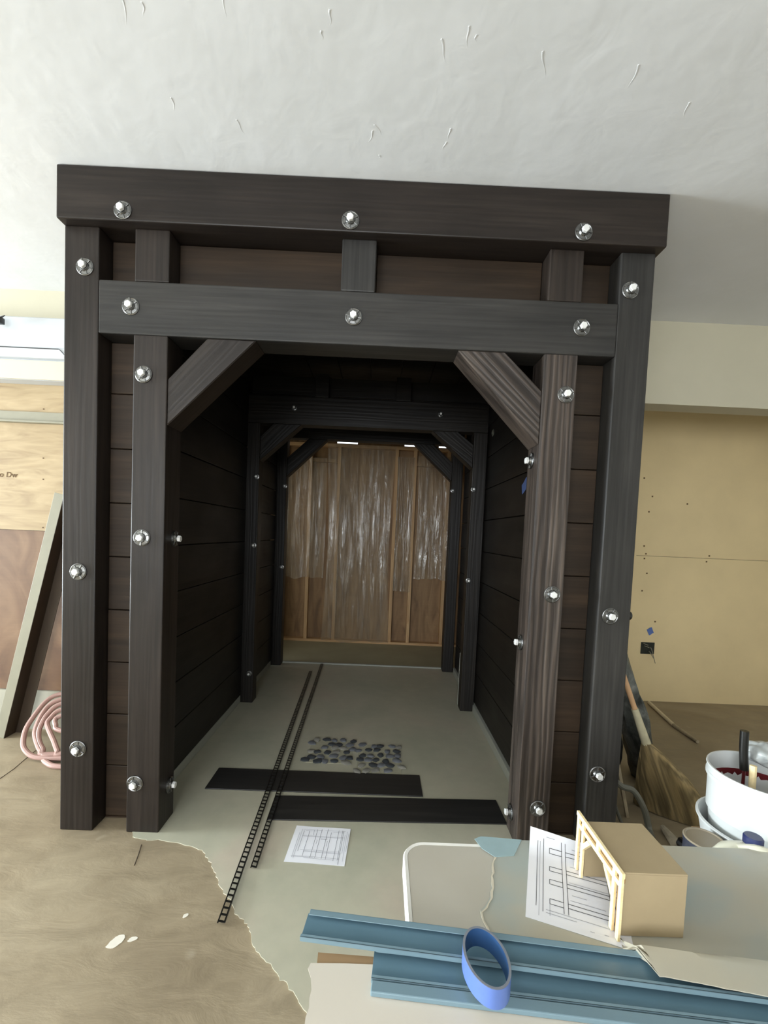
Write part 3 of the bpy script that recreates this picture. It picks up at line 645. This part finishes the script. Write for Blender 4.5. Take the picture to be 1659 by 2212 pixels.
# hose
loops = [[(-0.25, 0.87, 0.27), (-0.45, 0.87, 0.275), [-0.615, 0.845, 0.258], [-0.665, 0.804, 0.228], [-0.677, 0.73, 0.172], [-0.672, 0.66, 0.12], [-0.635, 0.594, 0.071], [-0.592, 0.559, 0.045], [-0.532, 0.536, 0.027], [-0.457, 0.53, 0.023], [-0.387, 0.533, 0.024], (-.2, .56, .03)],
[(-.3, .85, .25), (-.5, .85, .25), [-0.593, 0.814, 0.236], [-0.633, 0.78, 0.21], [-0.636, 0.724, 0.168], [-0.618, 0.662, 0.121], [-0.595, 0.629, 0.096], [-0.546, 0.586, 0.065], [-0.512, 0.562, 0.047], [-0.469, 0.547, 0.035], (-.2, .60, .05)],
[(-.3, .86, .23), (-.48, .83, .23), [-0.575, 0.79, 0.217], [-0.605, 0.744, 0.183], [-0.605, 0.697, 0.148], [-0.591, 0.651, 0.113], [-0.557, 0.608, 0.081], [-0.508, 0.571, 0.053], [-0.453, 0.543, 0.032], (-.2, .62, .07)],
[(-.25, .83, .22), (-.45, .80, .21), [-0.552, 0.758, 0.194], [-0.574, 0.721, 0.166], [-0.575, 0.693, 0.145], [-0.537, 0.658, 0.118], [-0.476, 0.611, 0.083], [-0.421, 0.565, 0.049], [-0.394, 0.549, 0.037], (-.2, .64, .09)],
[(-.25, .80, .20), (-.45, .76, .19), [-0.53, 0.728, 0.171], [-0.54, 0.708, 0.156], [-0.521, 0.686, 0.139], [-0.475, 0.66, 0.12], (-.25, .66, .11)]]
bm = bmesh.new(); pts = []
for i, L in enumerate(loops):
    q = [V(p) for p in L]; pts += q + [V((.0+.02*i, .70, .10+.02*i)), V((.02, .80, .20))]
tube(bm, smoothpath(pts, 5), .0135, 10)
tube(bm, smoothpath([(-.47, .53, .014), (-.43, .50, .014), (-.36, .47, .014), (-.2, .47, .014)], 5), .0135, 10)
tag(link('garden_hose', bm, M['pink'], None, (0, 0, 0), smooth=True), 'pink rubber hose coiled on the floor left of the portal', 'hose')

# ================================================================== RIGHT OF THE PORTAL
e = empty('electrical_box', (3.65, 1.868, .46), 'open dark electrical box with loose wires in the tan wall', 'electrical box')
bm = bmesh.new(); bbox(bm, (-.058, -.004, -.05), (.058, .002, .05), .002); link('box_body', bm, M['box_dark'], e, (3.65, 1.868, .46))
bm = bmesh.new()
for k, (a, b) in enumerate([((-.03, -.02, .02), (.0, -.02, .01)), ((.02, -.02, .0), (.055, -.03, -.12)), ((.01, -.02, -.03), (.04, -.03, -.08)), ((-.04, -.015, .04), (-.01, -.02, .03))]):
    tube(bm, smoothpath([(a[0], 0, a[2]), a, b], 4), .003, 6)
link('wires', bm, M['alu'], e, (3.65, 1.864, .46))
# stick on floor
d0, d1 = V((3.655, 1.80, .012)), V((3.565, 1.35, .012)); d2_ = V((3.555, 1.086, .012)); rt = empty('dowel_stick', (3.6, 1.4, 0), 'thin pale wooden stick with one stained end on the floor by the tan wall', 'stick')
bm = bmesh.new(); tube(bm, [V((0, 0, 0)), d1-d0], .014, 10); link('clean_end', bm, M['dowel'], rt, d0, smooth=True)
bm = bmesh.new(); tube(bm, [V((0, 0, 0)), (d2_-d1)*.5, d2_-d1], .014, 10, taper=.8); link('stained_end', bm, M['dowel_dirty'], rt, d1, smooth=True)
# leaning felt roll
A_ = V((2.90, .60, .0)); B_ = V((2.45, .62, 1.22)); bm = bmesh.new(); n = 24; rows = []
for i in range(n+1):
    s_ = i/n; c_ = A_.lerp(B_, s_)+V((.10*math.sin(s_*3.1)*.45, 0, 0)); rows.append(c_)
    ring = []
rings = []
for i, c_ in enumerate(rows):
    ring = []
    for k in range(16):
        a = 2*math.pi*k/16; rr = (.085 if k % 2 else .075)*(1+.35*noise.noise(V((k*.9, i*.35, 3))))*(1 if i else .9)
        ring.append(bm.verts.new(c_-A_+V((rr*.75*math.cos(a), rr*1.3*math.sin(a), 0))))
    rings.append(ring)
for a, b in zip(rings, rings[1:]):
    for k in range(16): bm.faces.new((a[k], a[(k+1) % 16], b[(k+1) % 16], b[k]))
bm.faces.new(rings[0][::-1]); bm.faces.new(rings[-1])
tag(link('felt_bundle', bm, M['felt'], None, A_, smooth=True), 'mottled dark grey rolled felt leaning on the right side of the portal', 'felt roll')
# broom
br = empty('corn_broom', (2.85, .30, 0), 'corn broom with tan wooden handle standing right of the portal', 'broom')
HB = V((2.705, .30, .345)); HT = V((2.43, .30, 1.02)); HM_ = HB.lerp(HT, .26)
bm = bmesh.new(); tube(bm, [V((0, 0, 0)), HT-HM_], .013, 12); link('handle', bm, M['handle'], br, HM_, smooth=True)
bm = bmesh.new(); tube(bm, [V((0, 0, 0)), HM_-HB], .022, 12, taper=.75); link('binding', bm, M['binding'], br, HB, smooth=True)
bm = bmesh.new(); rings = []; NR, NK = 16, 36
for i in range(NR+1):
    s_ = i/NR; left = V((2.685, .31, .35)).lerp(V((2.70, .36, .03)), s_); right = V((2.725, .29, .35)).lerp(V((2.975, .16, .03)), s_)
    right.x += .04*math.sin(s_*math.pi); c_ = (left+right)/2; hw = (right-left)/2; th = .022+.020*math.sin(min(1, s_*1.4)*math.pi*.6)
    nn = V((-hw.y, hw.x, 0)).normalized(); ring = []
    for k in range(NK):
        a = 2*math.pi*k/NK; r_ = 1+.05*noise.noise(V((k*2.1, s_*1.2, 5)))+(.03 if k % 2 else 0)
        ring.append(bm.verts.new(c_+hw*math.cos(a)*r_+nn*th*math.sin(a)*r_-V((0, 0, .026*s_ if s_ > .9 else 0))-HB))
    rings.append(ring)
for a, b in zip(rings, rings[1:]):
    for k in range(NK): bm.faces.new((a[k], a[(k+1) % NK], b[(k+1) % NK], b[k]))
bm.faces.new(rings[0][::-1]); bm.faces.new(rings[-1])
# give the straw its own grain direction: object x axis down the bristles
dv = (V((2.84, .26, 0))-HB).normalized(); yy = V((0, 1, 0)); yy = (yy-dv*yy.dot(dv)).normalized(); zz = dv.cross(yy); rmx = Matrix((dv, yy, zz)).transposed()
bmesh.ops.transform(bm, matrix=rmx.inverted().to_4x4(), verts=bm.verts)
link('bristles', bm, M['straw'], br, HB, rmx.to_euler(), smooth=True)
# black bag and grey tube behind the broom
bm = bmesh.new(); bmesh.ops.create_icosphere(bm, subdivisions=4, radius=1)
for v_ in bm.verts:
    n_ = 1+.35*noise.noise(v_.co*2.2)+.12*noise.noise(v_.co*6); v_.co = V((v_.co.x*.075, v_.co.y*.07, v_.co.z*.27+.26))*1.0+V((n_*.02*v_.co.x, n_*.03*v_.co.y, 0)); v_.co.z = max(.0, v_.co.z); v_.co.x -= .2*(v_.co.z-.2)*.6
tag(link('rubbish_bag', bm, M['blackbag'], None, (2.63, .56, 0.0)), 'crumpled black plastic bag between the portal and the broom', 'bag')
bm = bmesh.new(); tube(bm, smoothpath([(2.44, .14, .27), (2.50, .14, .213), (2.558, .14, .193), (2.607, .13, .117), (2.631, .12, .028), (2.60, .05, .016), (2.50, .0, .016)], 6), .014, 10)
tube(bm, smoothpath([(2.45, .16, .30), (2.47, .16, .16), (2.52, .15, .03)], 6), .008, 8)
tag(link('rubber_tube', bm, M['greystrap'], None, (0, 0, 0), smooth=True), 'grey rubber tube looping down to the floor at the foot of the right post', 'tube')
bm = bmesh.new(); bbox(bm, (-.008, -.008, 0), (.008, .008, .62), .003)
tag(link('wood_offcut', bm, M['dowel_dirty'], None, (2.60, .24, 0.0), V((-.24, .02, 1)).to_track_quat('Z', 'Y').to_euler()), 'thin wooden slat leaning on the right post behind the grey tube', 'slat')
# paint brush on the floor behind the table
pb = empty('paint_brush', (2.70, .05, 0), 'dirty paint brush lying on the floor behind the wooden model', 'paint brush')
bm = bmesh.new(); tube(bm, [(0, 0, .016), (-.008, -.05, .018), (-.014, -.11, .018)], .012, 8, taper=2.0); link('bristle', bm, M['brush'], pb, (2.715, .15, 0), smooth=True)
bm = bmesh.new(); tube(bm, smoothpath([(0, 0, .022), (.01, -.06, .022), (.02, -.14, .022)], 4), .022, 10, taper=.6); link('handle', bm, M['blackbag'], pb, (2.725, .045, 0), smooth=True)
for (x_, y_) in ((2.944, .20), (2.925, .155), (3.141, .797)):
    pass
# cardboard box (carries can and jug), buckets
tag(box('cardboard_box', (2.14, -.685, 0), (2.45, -.475, .29), M['cardboard'], None, .003), 'low cardboard box standing behind the folding table under the can and jug', 'box')
cn = empty('paint_can', (2.365, -.552, .291), 'slate blue paint can with a brown lid behind the table', 'paint can')
bm = bmesh.new(); lathe(bm, [(.053, 0), (.055, .004), (.055, .142), (.057, .146), (.057, .152), (.052, .152)], 36, True, True); link('body', bm, M['can_dark'], cn, (2.365, -.552, .291), smooth=True)
bm = bmesh.new(); lathe(bm, [(.057, .1525), (.054, .156), (.050, .156), (.048, .153), (0.001, .153)], 36, True, False); link('lid', bm, M['can_lid'], cn, (2.365, -.552, .291), smooth=True)
bm = bmesh.new(); lathe(bm, [(.0556, .03), (.0556, .11)], 10, False, False)
bmesh.ops.delete(bm, geom=[f for f in bm.faces if f.calc_center_median().y > -.03 or f.calc_center_median().x > .05], context='FACES'); link('label', bm, M['paper'], cn, (2.365, -.552, .291))
jg = empty('plastic_jug', (2.43, -.645, .291), 'milky plastic jug with a navy cap in front of the white bucket', 'jug')
bm = bmesh.new(); J = (2.43, -.645, .291)
lathe(bm, [(.050, 0), (.062, .006), (.064, .02), (.064, .150), (.060, .180), (.046, .200), (.020, .210), (.001, .211)], 32, cap1=False, M4=Matrix.Translation((-.035, 0, 0)) @ Matrix.Diagonal((1.33, .56, 1, 1))); lathe(bm, [(.016, .18), (.016, .212)], 20); link('body', bm, M['jug'], jg, J, smooth=True)
bm = bmesh.new(); tube(bm, smoothpath([(-.050, -.010, .200), (-.005, -.026, .210), (.040, -.030, .190), (.052, -.026, .155), (.048, -.02, .12)], 5), .012, 10); link('handle', bm, M['jug'], jg, J, smooth=True)
bm = bmesh.new(); lathe(bm, [(.023, .204), (.024, .208), (.024, .228), (.021, .232)], 24)
for k in range(24):
    pass
link('cap', bm, M['cap'], jg, J, smooth=True)
BX, BY = 2.594, -.486
tag(box('wooden_crate', (BX-.12, BY-.10, 0), (BX+.16, BY+.14, .352), M['cardboard'], None, .004), 'plain low crate carrying the white pans behind the table', 'crate')
tb_ = empty('plastic_tub', (BX, BY, .353), 'wide shallow white tub under the white bucket', 'tub')
bm = bmesh.new(); lathe(bm, [(.135, 0), (.155, .03), (.166, .088), (.172, .090), (.172, .096), (.165, .098), (.161, .092), (.150, .034), (.13, .006), (.001, .006)], 48, True, False); link('body', bm, M['bucket'], tb_, (BX, BY, .353), smooth=True)
bk = empty('bucket', (BX, BY, .3595), 'white plastic bucket stained red inside, standing in the shallow tub', 'bucket')
bm = bmesh.new(); lathe(bm, [(.128, 0), (.131, .004), (.148, .225), (.153, .227), (.153, .237), (.150, .239), (.150, .258), (.153, .260), (.152, .264), (.147, .264), (.146, .12)], 56, True, False)
link('wall', bm, M['bucket'], bk, (BX, BY, .3595), smooth=True)
bm = bmesh.new(); lathe(bm, [(.1455, .205), (.144, .13), (.12, .10), (.001, .10)], 40, False, False); link('paint_residue', bm, M['redpaint'], bk, (BX, BY, .3595), smooth=True)
t_ = empty('paint_roller', (2.60, -.40, .46), 'black handled roller standing in the red stained bucket', 'roller')
bm = bmesh.new(); tube(bm, smoothpath([(0, 0, .13), (-.003, .004, .19), (-.004, .006, .262)], 4), .013, 12); link('grip', bm, M['blackmetal'], t_, (2.598, -.402, .46), smooth=True)
bm = bmesh.new(); tube(bm, [(0, 0, 0.0), (0, 0, .135)], .005, 8); tube(bm, [(-.03, 0, .0), (.05, 0, .0)], .018, 12); link('frame', bm, M['redpaint'], t_, (2.598, -.402, .48), smooth=True)
bm = bmesh.new(); tube(bm, [(0, 0, 0), (.008, .012, .155)], .010, 10); tag(link('stir_stick', bm, M['balsa'], None, (2.578, -.462, .475), smooth=True), 'pale wooden stir stick standing in the red stained bucket', 'stick')
bm = bmesh.new(); bmesh.ops.create_icosphere(bm, subdivisions=4, radius=.06)
for v_ in bm.verts: v_.co *= 1+.35*noise.noise(v_.co*30); v_.co.z *= .6
tag(link('plastic_wrap', bm, M['rag'], None, (2.688, -.378, .640), smooth=True), 'crumpled grey plastic wrap resting on the far rim of the bucket', 'plastic wrap')

# ================================================================== THE TABLE IN FRONT
TZ = .5
tbl = empty('folding_table', (2.3, -1.1, 0), 'white plastic folding table with rounded corners in the foreground', 'table')
def rounded(x0, y0, x1, y1, r, n=8):
    out = []
    for cx, cyy, a0 in ((x1-r, y1-r, 0), (x0+r, y1-r, 90), (x0+r, y0+r, 180), (x1-r, y0+r, 270)):
        for k in range(n+1): a = math.radians(a0+90*k/n); out.append((cx+r*math.cos(a), cyy+r*math.sin(a)))
    return out
bm = bmesh.new(); slab(bm, [(x-2.3, y+1.1) for x, y in rounded(1.439, -1.44, 3.24, -.700, .05)], -.02, -.0005); link('tabletop', bm, M['table'], tbl, (2.3, -1.1, TZ))
bm = bmesh.new(); o1 = rounded(1.427, -1.452, 3.252, -.688, .06); o2 = rounded(1.4385, -1.4405, 3.2405, -.6995, .05)
lv = [[bm.verts.new((x-2.3, y+1.1, z)) for x, y in q] for q, z in ((o2, -.045), (o1, -.045), (o1, -.004), (o1[:], 0), (o2, 0))]
for i, q in enumerate(lv[3]): q.co = V(((o1[i][0]*.7+o2[i][0]*.3)-2.3, (o1[i][1]*.7+o2[i][1]*.3)+1.1, .001))
n = len(o1)
for a, b in zip(lv, lv[1:]+[lv[0]]):
    for i in range(n): bm.faces.new((a[i], a[(i+1) % n], b[(i+1) % n], b[i]))
link('rim', bm, M['tabledge'], tbl, (2.3, -1.1, TZ), smooth=True)
for x in (1.56, 3.12):
    for y in (-1.38, -.76):
        bm = bmesh.new(); tube(bm, [(0, 0, 0), (0, 0, TZ-.022)], .0125, 12); link('leg', bm, M['alu'], tbl, (x, y, 0), smooth=True)
# board lying across the near left corner, warm white paper over it
bd = tag(prism('plywood_board', [(1.246, -1.028), (2.30, -1.075), (2.30, -1.42), (1.262, -1.42)], TZ+.0015, TZ+.0105, M['cardboard']), 'plywood board under the white paper and the blue strips, overhanging the table edge', 'board')
def torn(pts, amp, seed, step=.012):
    out = []
    for (x0, y0), (x1, y1) in zip(pts, pts[1:]):
        L = math.hypot(x1-x0, y1-y0); n_ = max(1, int(L/step)); nx, ny = -(y1-y0)/L, (x1-x0)/L
        for k in range(n_):
            s_ = k/n_; j = amp*noise.noise(V(((x0+(x1-x0)*s_)*60, (y0+(y1-y0)*s_)*60, seed)))
            out.append((x0+(x1-x0)*s_+nx*j, y0+(y1-y0)*s_+ny*j))
    out.append(pts[-1]); return out
le = torn([(1.236, -1.052), (1.232, -1.062), (1.240, -1.08), (1.245, -1.10), (1.243, -1.146), (1.25, -1.25), (1.24, -1.40)], .004, 2)
tag(prism('paper_sheet', [(1.37, -1.050)]+[(1.30, -1.050)]+le+[(2.2, -1.40), (2.2, -1.08), (1.37, -1.0505)], TZ+.0112, TZ+.0122, M['sheet_white']), 'warm white paper sheet with a torn left edge, nearest in the foreground', 'paper sheet')
# big torn sheet covering the right part of the table
te = torn([(1.645, -.672), (1.662, -.69), (1.674, -.70), (1.669, -.734), (1.649, -.783), (1.640, -.82), (1.629, -.856), (1.615, -.889), (1.593, -.915), (1.590, -.935), (1.594, -.955), (1.600, -.985), (1.607, -1.03)], .005, 5)
right = [(1.87, -1.036), (1.874, -1.05), (1.868, -1.07), (1.873, -1.088), (1.90, -1.091), (1.941, -1.096), (2.055, -1.121), (2.4, -1.17), (3.1, -1.17), (3.1, -.672)]
SH = empty('protective_sheet', (2.3, -.9, TZ), 'large pale protective sheet with a torn left edge covering the right of the table', 'protective sheet')
poly = te+[(1.75, -1.03)]+torn(right[:7], .003, 9)+right[7:]
z0 = TZ+.0015
def ss(a, b, x): t_ = max(0, min(1, (x-a)/(b-a))); return t_*t_*(3-2*t_)
def chan(x): return -.955-.105*(x-1.215)
def xleft(y):
    for (xa, ya_), (xb, yb_) in zip(te, te[1:]):
        if yb_ <= y <= ya_: return xa+(xb-xa)*((ya_-y)/max(1e-6, ya_-yb_))
    return te[0][0] if y > te[0][1] else te[-1][0]
def ynear(x):
    if x < 1.872: return chan(x)+.004
    return -1.022-.062*ss(1.872, 1.882, x)-.18*max(0, x-1.89)+.002*noise.noise(V((x*50, 0, 0)))
def zs(x, y): return .041*ss(1.83, 1.885, x)*(1-ss(chan(x)+.001, chan(x)+.032, y))
bm = bmesh.new(); NX, NY = 150, 46; g = []
for j_ in range(NY+1):
    v_ = j_/NY; row = []
    for i_ in range(NX+1):
        u_ = (i_/NX)**1.5; yg = -.672+(-1.0+.672)*v_; xl = xleft(yg); x_ = xl+(3.1-xl)*u_; y_ = -.672+(ynear(x_)+.672)*v_
        row.append(bm.verts.new((x_-2.3, y_+.9, .0022+zs(x_, y_))))
    g.append(row)
for j_ in range(NY):
    for i_ in range(NX): bm.faces.new((g[j_][i_], g[j_][i_+1], g[j_+1][i_+1], g[j_+1][i_]))
res = bmesh.ops.extrude_face_region(bm, geom=list(bm.faces))
bmesh.ops.translate(bm, vec=(0, 0, -.002), verts=[q for q in res['geom'] if isinstance(q, bmesh.types.BMVert)])
link('sheet', bm, M['sheet'], SH, (2.3, -.9, z0), smooth=True)
bm = bmesh.new(); ed = te
for (x0, y0), (x1, y1) in zip(ed, ed[1:]):
    pass
te = [q for q in te if q[1] > chan(q[0])+.004]
w1 = [(x-2.3, y+.9) for x, y in te]; w2 = [(x+.005+.004*noise.noise(V((x*40, y*40, 1)))-2.3, y+.9) for x, y in te]
slab(bm, w1+w2[::-1], 0, .0008); link('torn_edge', bm, M['sheet_edge'], SH, (2.3, -.9, z0+.0024))
bm = bmesh.new(); slab(bm, [(x-2.3, y+.9) for x, y in [(1.812, -1.008), (1.905, -1.016), (1.903, -1.026), (1.815, -1.018)]], 0, .0008); link('fold', bm, M['sheet_edge'], SH, (2.3, -.9, z0+.0024))
tag(prism('blue_film_scrap', [(1.628, -.676), (1.648, -.664), (1.76, -.672), (1.72, -.735), (1.668, -.742), (1.640, -.712)], TZ+.0040, TZ+.0048, M['bluefilm_scrap']), 'pale blue film scrap at the far edge of the table by the torn sheet', 'film')
# blue filmed channels
def channel(x0, y0, ang, L, Wd, z, label, lip=.010):
    r = empty('blue_channel', (x0, y0, z), label, 'channel'); rt = Matrix.Rotation(ang, 3, 'Z').to_euler(); o0 = (x0, y0, z)
    bm = bmesh.new(); bbox(bm, (0, -Wd+.002, 0), (L, -.002, .0016), .0004); link('web', bm, M['bluefilm'], r, o0, rt)
    bm = bmesh.new(); bbox(bm, (0.004, -.002, 0), (L, 0, lip), .0006); bbox(bm, (0.004, -.014, lip-.0016), (L, -.0005, lip), .0006)
    bbox(bm, (0, -Wd, 0), (L, -Wd+.002, lip), .0006); bbox(bm, (0, -Wd, lip-.0016), (L, -Wd+.007, lip), .0006); link('lip', bm, M['bluefilm_pale'], r, o0, rt)
    return r
channel(1.3565, -1.020, -.085, .95, .066, TZ+.0125, 'blue film covered metal channel, the nearer and lower one')
channel(1.215, -.955, -.105, 1.0, .066, TZ+.0245, 'blue film covered metal channel, the farther one overlapping the other')
bm = bmesh.new(); bbox(bm, (0, -.022, 0), (.62, 0, .010), .002); tag(link('blue_strip', bm, M['bluefilm_pale'], None, (1.352, -1.088, TZ+.0125), Matrix.Rotation(-.085, 3, 'Z').to_euler()), 'narrow pale blue edge strip along the near side of the lower channel', 'strip')
# tape roll
tr_ = empty('tape_roll', (1.560, -1.085, TZ+.036), 'nearly used up roll of blue tape squashed oval, resting on the blue channels', 'tape roll')
def oval(a, b, n=56): return [(a*math.cos(2*math.pi*k/n), b*math.sin(2*math.pi*k/n)) for k in range(n)]
def ringmesh(ai, bi, ao, bo, z0_, z1_):
    bm = bmesh.new(); I, O = oval(ai, bi), oval(ao, bo); n = len(I)
    v_ = [[bm.verts.new((x, y, z)) for x, y in q] for q, z in ((I, z0_), (O, z0_), (O, z1_), (I, z1_))]
    for a, b in zip(v_, v_[1:]+[v_[0]]):
        for i in range(n): bm.faces.new((a[i], a[(i+1) % n], b[(i+1) % n], b[i]))
    return bm
tl = Matrix.Rotation(.12, 3, 'Z').to_euler(); o0 = (1.560, -1.085, TZ+.036)
link('tape', ringmesh(.0375, .058, .0405, .061, 0, .036), M['tapeblue'], tr_, o0, tl, smooth=True)
link('core', ringmesh(.0355, .056, .0373, .0578, 0, .0362), M['tapein'], tr_, o0, tl, smooth=True)
link('edge', ringmesh(.0360, .0565, .0404, .0609, .0363, .0368), M['tapecore'], tr_, o0, tl, smooth=True)
# drawing under the model
def seg_rect(x0, y0, x1, y1): return [(x0, y0, x1, y0), (x1, y0, x1, y1), (x1, y1, x0, y1), (x0, y1, x0, y0)]
sb = [(.16, .10, .16, .95), (.20, .12, .20, .93), (.40, .14, .40, .94), (.45, .14, .45, .94), (.98, .05, .98, .9), (.82, .02, .82, .80), (.87, .02, .87, .80)]
sb = [(.10, .14, .10, .90), (.17, .10, .17, .93), (.38, .14, .38, .94), (.425, .14, .425, .94), (.86, .12, .86, .88), (.90, .12, .90, .88)]
for v_ in (.20, .42, .58, .80): sb += [(.24, v_, .38, v_), (.24, v_+.055, .38, v_+.055), (.24, v_, .24, v_+.055), (.425, v_+.01, .86, v_+.01), (.425, v_+.055, .86, v_+.055)]
sb += [(.90, .20, .97, .20), (.90, .27, .97, .27), (.97, .20, .97, .27), (.90, .48, .97, .48), (.90, .55, .97, .55), (.97, .48, .97, .55)]
sf = [(.13, .05, .13, .9), (.24, .08, .24, .2), (.45, .30, .8, .30), (.45, .50, .85, .50), (.47, .36, .62, .36), (.47, .70, .7, .70), (.5, .9, .8, .9), (.2, .13, .9, .13), (.2, .10, .5, .10), (.62, .05, .66, .05), (.75, .06, .79, .06), (.2, .95, .3, .95)]
plan_sheet('plan_sheet', (1.689, -.922, TZ+.0052), math.atan2(-.350, .937), .213, .285, lambda u, v_: .030*max(0, v_-.72)**2*12*(1-.6*u)+.004*(1-u)*(1-v_)*0, 'curled white plan drawing under the wooden scale model on the table', sb, sf)

# scale model
MX = 1.866; md = empty('scale_model', (MX, -.87, TZ), 'small balsa scale model of the portal with a plywood box body on the table', 'scale model')
ya, yz = -.770, -.978; zt = .655; zb = TZ+.0072; Wm = ya-yz; sc = Wm/WT
def bar(name, y0, y1, z0_, z1_, dx=.0, th=.006, mat='balsa'): return box(name, (MX-th/2-dx, min(y0, y1), z0_), (MX+th/2, max(y0, y1), z1_), M[mat], md, .0006)
pw_ = .011; Hm = zt-zb; zhb_, zht_, zbb_ = zb+Hm*.755, zb+Hm*.83, zb+Hm*.925
bar('outer_post', ya, ya-pw_, zb, zbb_); bar('outer_post', yz, yz+pw_, zb, zbb_)
bar('inner_post', ya-.026, ya-.026-pw_, zb, zhb_); bar('inner_post', yz+.026, yz+.026+pw_, zb, zhb_)
bar('header_beam', ya-pw_, yz+pw_, zhb_, zht_); bar('top_beam', ya+.002, yz-.002, zbb_, zt, .001)
for y in (ya-.026, (ya+yz)/2+pw_/2, yz+.026+pw_): bar('short_block', y, y-pw_, zht_, zbb_)
for s_ in (1, -1):
    y0 = ya-.026-pw_ if s_ > 0 else yz+.026+pw_; bm = bmesh.new(); pts = [(0, -.040), (0, -.024), (-s_*.022, 0), (-s_*.037, 0)]
    a = [bm.verts.new((-.004, y, z)) for y, z in pts]; b = [bm.verts.new((.004, y, z)) for y, z in pts]; bm.faces.new(a); bm.faces.new(b[::-1])
    for i in range(4): bm.faces.new((a[i], a[(i+1) % 4], b[(i+1) % 4], b[i]))
    link('brace', bm, M['balsa'], md, (MX, y0, zhb_))
for y0, y1, z0_, z1_ in [(ya-pw_, ya-.026, zb, zhb_), (yz+pw_, yz+.026, zb, zhb_), (ya-.004, yz+.004, zht_, zbb_)]:
    box('backing_panel', (MX+.0045, min(y0, y1), z0_), (MX+.007, max(y0, y1), z1_), M['model_dark'], md)
x0, x1, y0, y1, zt2 = MX+.0075, 2.012, -.962, -.796, .645
box('roof', (x0, y0, zt2-.004), (x1, y1, zt2), M['model_ply'], md, .0005)
box('side_panel', (x0, y0, zb-.001), (x1, y0+.004, zt2-.0042), M['model_ply'], md, .0005); box('side_panel', (x0, y1-.004, zb-.001), (x1, y1, zt2-.0042), M['model_ply'], md, .0005)
box('end_panel', (x1-.004, y0+.0042, zb-.001), (x1, y1-.0042, zt2-.0042), M['model_ply'], md, .0005)
